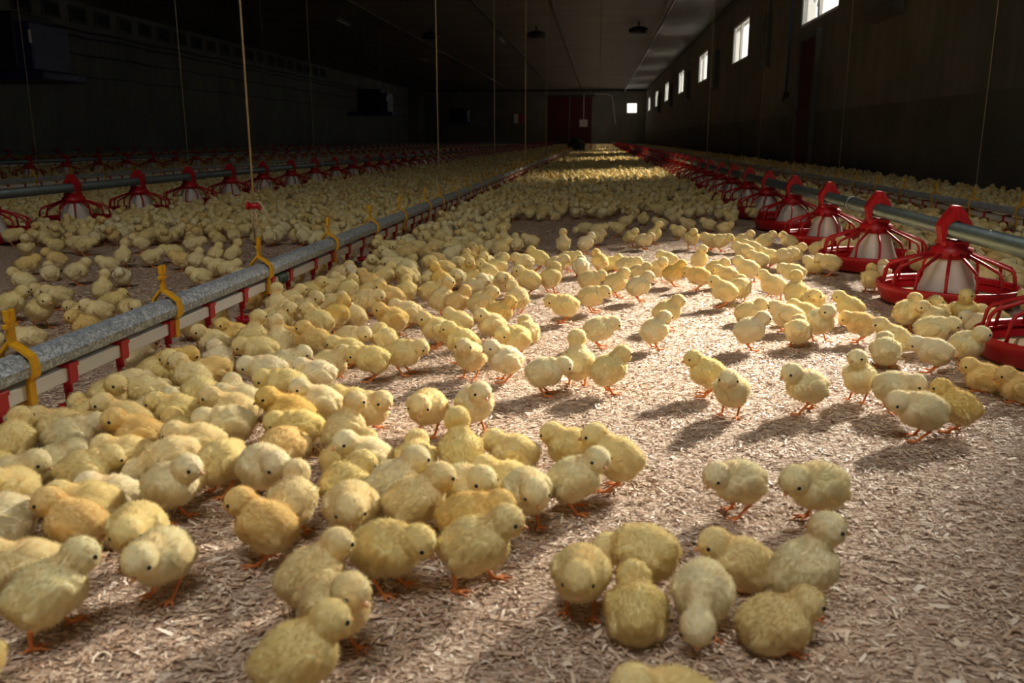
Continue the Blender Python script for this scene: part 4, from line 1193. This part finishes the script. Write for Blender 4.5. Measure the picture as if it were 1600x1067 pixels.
# ------------------------------------------------------------------ loose shavings over the litter
def shavings(name, label, regions, seed):
    rg = np.random.default_rng(seed)
    PX = []
    for (xa, xb, ya, yb, dens, l0, l1, w0, w1) in regions:
        n = int((xb - xa) * (yb - ya) * dens)
        x = rg.uniform(xa, xb, n); y = rg.uniform(ya, yb, n)
        # keep only what the photographer's side of the hall shows
        d = np.stack([x, y, np.full(n, -HC)], 1)
        w = d @ np.array(Fv); u = 800 + FPX * (d @ np.array(Rv)) / w; v = 533.5 - FPX * (d @ np.array(Uv)) / w
        k = (w > .2) & (u > -350) & (u < 1950) & (v < 1230)
        x, y = x[k], y[k]
        ok = np.ones(len(x), bool)
        for fx, fy in FEEDERS:
            if fy < 9: ok &= (x - fx) ** 2 + (y - fy) ** 2 > .236 ** 2
        x, y = x[ok], y[ok]; m_ = len(x)
        PX.append(np.stack([x, y, rg.uniform(l0, l1, m_) * rg.choice([.5, .8, 1, 1.3], m_), rg.uniform(w0, w1, m_)], 1))
    P = np.concatenate(PX); n = len(P)
    th = rg.uniform(0, 2 * PI, n); tilt = rg.normal(0, .28, n); roll = rg.normal(0, .5, n); curl = rg.uniform(-1.2, 1.2, n); bend = rg.normal(0, .35, n)
    z0 = rg.uniform(.0006, .0052, n)
    t = np.array([-.5, -.17, .17, .5])
    L, W = P[:, 2], P[:, 3]
    X = t[None] * L[:, None]
    Z = z0[:, None] + (X * np.tan(tilt)[:, None]) * .45 + curl[:, None] * L[:, None] * .22 * (.25 - t ** 2)[None] * 2
    Yc = bend[:, None] * L[:, None] * (t ** 2)[None]
    wprof = np.array([.55, 1, .95, .5])[None] * W[:, None] * .5
    V = np.zeros((n, 4, 2, 3))
    for s, q in ((0, -1), (1, 1)):
        lx, ly, lz = X, Yc + q * wprof * np.cos(roll)[:, None], Z + q * wprof * np.sin(roll)[:, None] * .7
        V[:, :, s, 0] = P[:, 0:1] + lx * np.cos(th)[:, None] - ly * np.sin(th)[:, None]
        V[:, :, s, 1] = P[:, 1:2] + lx * np.sin(th)[:, None] + ly * np.cos(th)[:, None]
        V[:, :, s, 2] = np.clip(lz, .0002, .0085)
    V = V.reshape(-1, 3)
    b = np.arange(n)[:, None] * 8
    Q = np.concatenate([b + np.array([0, 2, 3, 1]), b + np.array([2, 4, 5, 3]), b + np.array([4, 6, 7, 5])], 1).reshape(-1, 4)
    me = bpy.data.meshes.new(name)
    me.vertices.add(len(V)); me.vertices.foreach_set('co', V.ravel())
    me.loops.add(Q.size); me.loops.foreach_set('vertex_index', Q.ravel())
    me.polygons.add(len(Q)); me.polygons.foreach_set('loop_start', np.arange(len(Q)) * 4)
    me.update(calc_edges=True)
    me.polygons.foreach_set('use_smooth', [True] * len(Q))
    sh = np.repeat(np.clip(rg.beta(1.3, 1.2, n), 0, 1), 8)
    a = me.attributes.new('Shade', 'FLOAT', 'POINT'); a.data.foreach_set('value', sh)
    me.materials.append(M['flake'])
    o = bpy.data.objects.new(name, me); link(o)
    tag(o, label, 'wood shavings', None, 'stuff')
    return n
ns = shavings('wood_shavings', 'curled pale wood shavings strewn all over the litter between the chicks',
         [(-1.2, 1.3, .6, 1.35, 26000, .004, .014, .0010, .0040), (-1.2, 1.3, .6, 1.35, 2200, .012, .026, .003, .0075), (-1.6, 1.6, 1.35, 2.4, 1200, .012, .024, .003, .007), (-1.6, 1.6, 1.35, 2.4, 20000, .004, .015, .0012, .0040), (-2.2, 1.9, 2.4, 4.2, 8000, .008, .020, .002, .005), (-4.2, 2.2, 4.2, 7.0, 2500, .010, .022, .003, .006)], 5)
print('shavings', ns)

# ------------------------------------------------------------------ daylight
w = bpy.data.worlds.new('sky'); scene.world = w; w.use_nodes = True
nt = w.node_tree; bg = nt.nodes['Background']
tc = N(nt, 'ShaderNodeTexCoord'); sp = N(nt, 'ShaderNodeSeparateXYZ'); nt.links.new(tc.outputs['Generated'], sp.inputs[0])
r = ramp(nt, sp.outputs['Z'], [(0.0, (0.60, 0.57, 0.52)), (0.49, (0.70, 0.67, 0.62)), (0.53, (1.0, 0.96, 0.88)), (1.0, (0.94, 0.95, 0.96))])
mr = N(nt, 'ShaderNodeMapRange'); mr.inputs[1].default_value = -1; mr.inputs[2].default_value = 1
nt.links.new(sp.outputs['Z'], mr.inputs[0]); nt.links.new(mr.outputs[0], r.inputs['Fac'])
nt.links.new(r.outputs['Color'], bg.inputs['Color']); bg.inputs['Strength'].default_value = SKY

def light(name, typ, loc, **kw):
    l = bpy.data.lights.new(name, typ)
    for k_, v in kw.items(): setattr(l, k_, v)
    o = bpy.data.objects.new(name, l); o.location = loc; return link(o)
# low hazy sun that falls through the window row
sd = Vector((3.78, 5.28, 3.22)).normalized()
s = light('sun', 'SUN', (10, 20, 12), energy=SUN, angle=math.radians(8.5), color=(1.0, 0.92, 0.77))
s.rotation_euler = sd.to_track_quat('Z', 'Y').to_euler()
# sky portals in the openings
def portal(loc, sx, sy, rot):
    o = light('sky_portal', 'AREA', loc, shape='RECTANGLE', size=sx, size_y=sy); o.data.cycles.is_portal = True; o.rotation_euler = rot
for y in WIN:
    if y - WHW > Y0 and y < 50: portal((XR + WT - .02, y, (WZ0 + WZ1) / 2), WZ1 - WZ0, 2 * WHW, (0, math.radians(90), 0))
# fill lamp in the added roof opening, brightens the near litter and chicks
o = light('roof_fill_lamp', 'AREA', ((RLX0 + RLX1) / 2, (RLY0 + RLY1) / 2, ZC - .02), shape='RECTANGLE', size=RLX1 - RLX0 - .14, size_y=RLY1 - RLY0 - .14, energy=ROOF_FILL, color=(1.0, .965, .90))

# ------------------------------------------------------------------ camera
cd = bpy.data.cameras.new('camera'); cam = bpy.data.objects.new('camera', cd); link(cam)
cd.sensor_width = 36.0; cd.lens = FPX / 1600 * 36.0; cd.clip_end = 300; cd.clip_start = .02
cam.matrix_world = Matrix(((Rv.x, Uv.x, -Fv.x, 0), (Rv.y, Uv.y, -Fv.y, 0), (Rv.z, Uv.z, -Fv.z, HC), (0, 0, 0, 1)))
cd.dof.use_dof = True; cd.dof.focus_distance = 2.5; cd.dof.aperture_fstop = 8.0
scene.camera = cam
scene.view_settings.view_transform = 'Standard'; scene.view_settings.look = 'None'
scene.view_settings.exposure = EXPO; scene.view_settings.gamma = 1.0; scene.view_settings.use_curve_mapping = False
cy = scene.cycles
cy.max_bounces = 8; cy.diffuse_bounces = 5; cy.glossy_bounces = 3; cy.transparent_max_bounces = 12; cy.transmission_bounces = 4
cy.sample_clamp_indirect = 4.0; cy.caustics_reflective = False; cy.caustics_refractive = False
cy.use_denoising = True
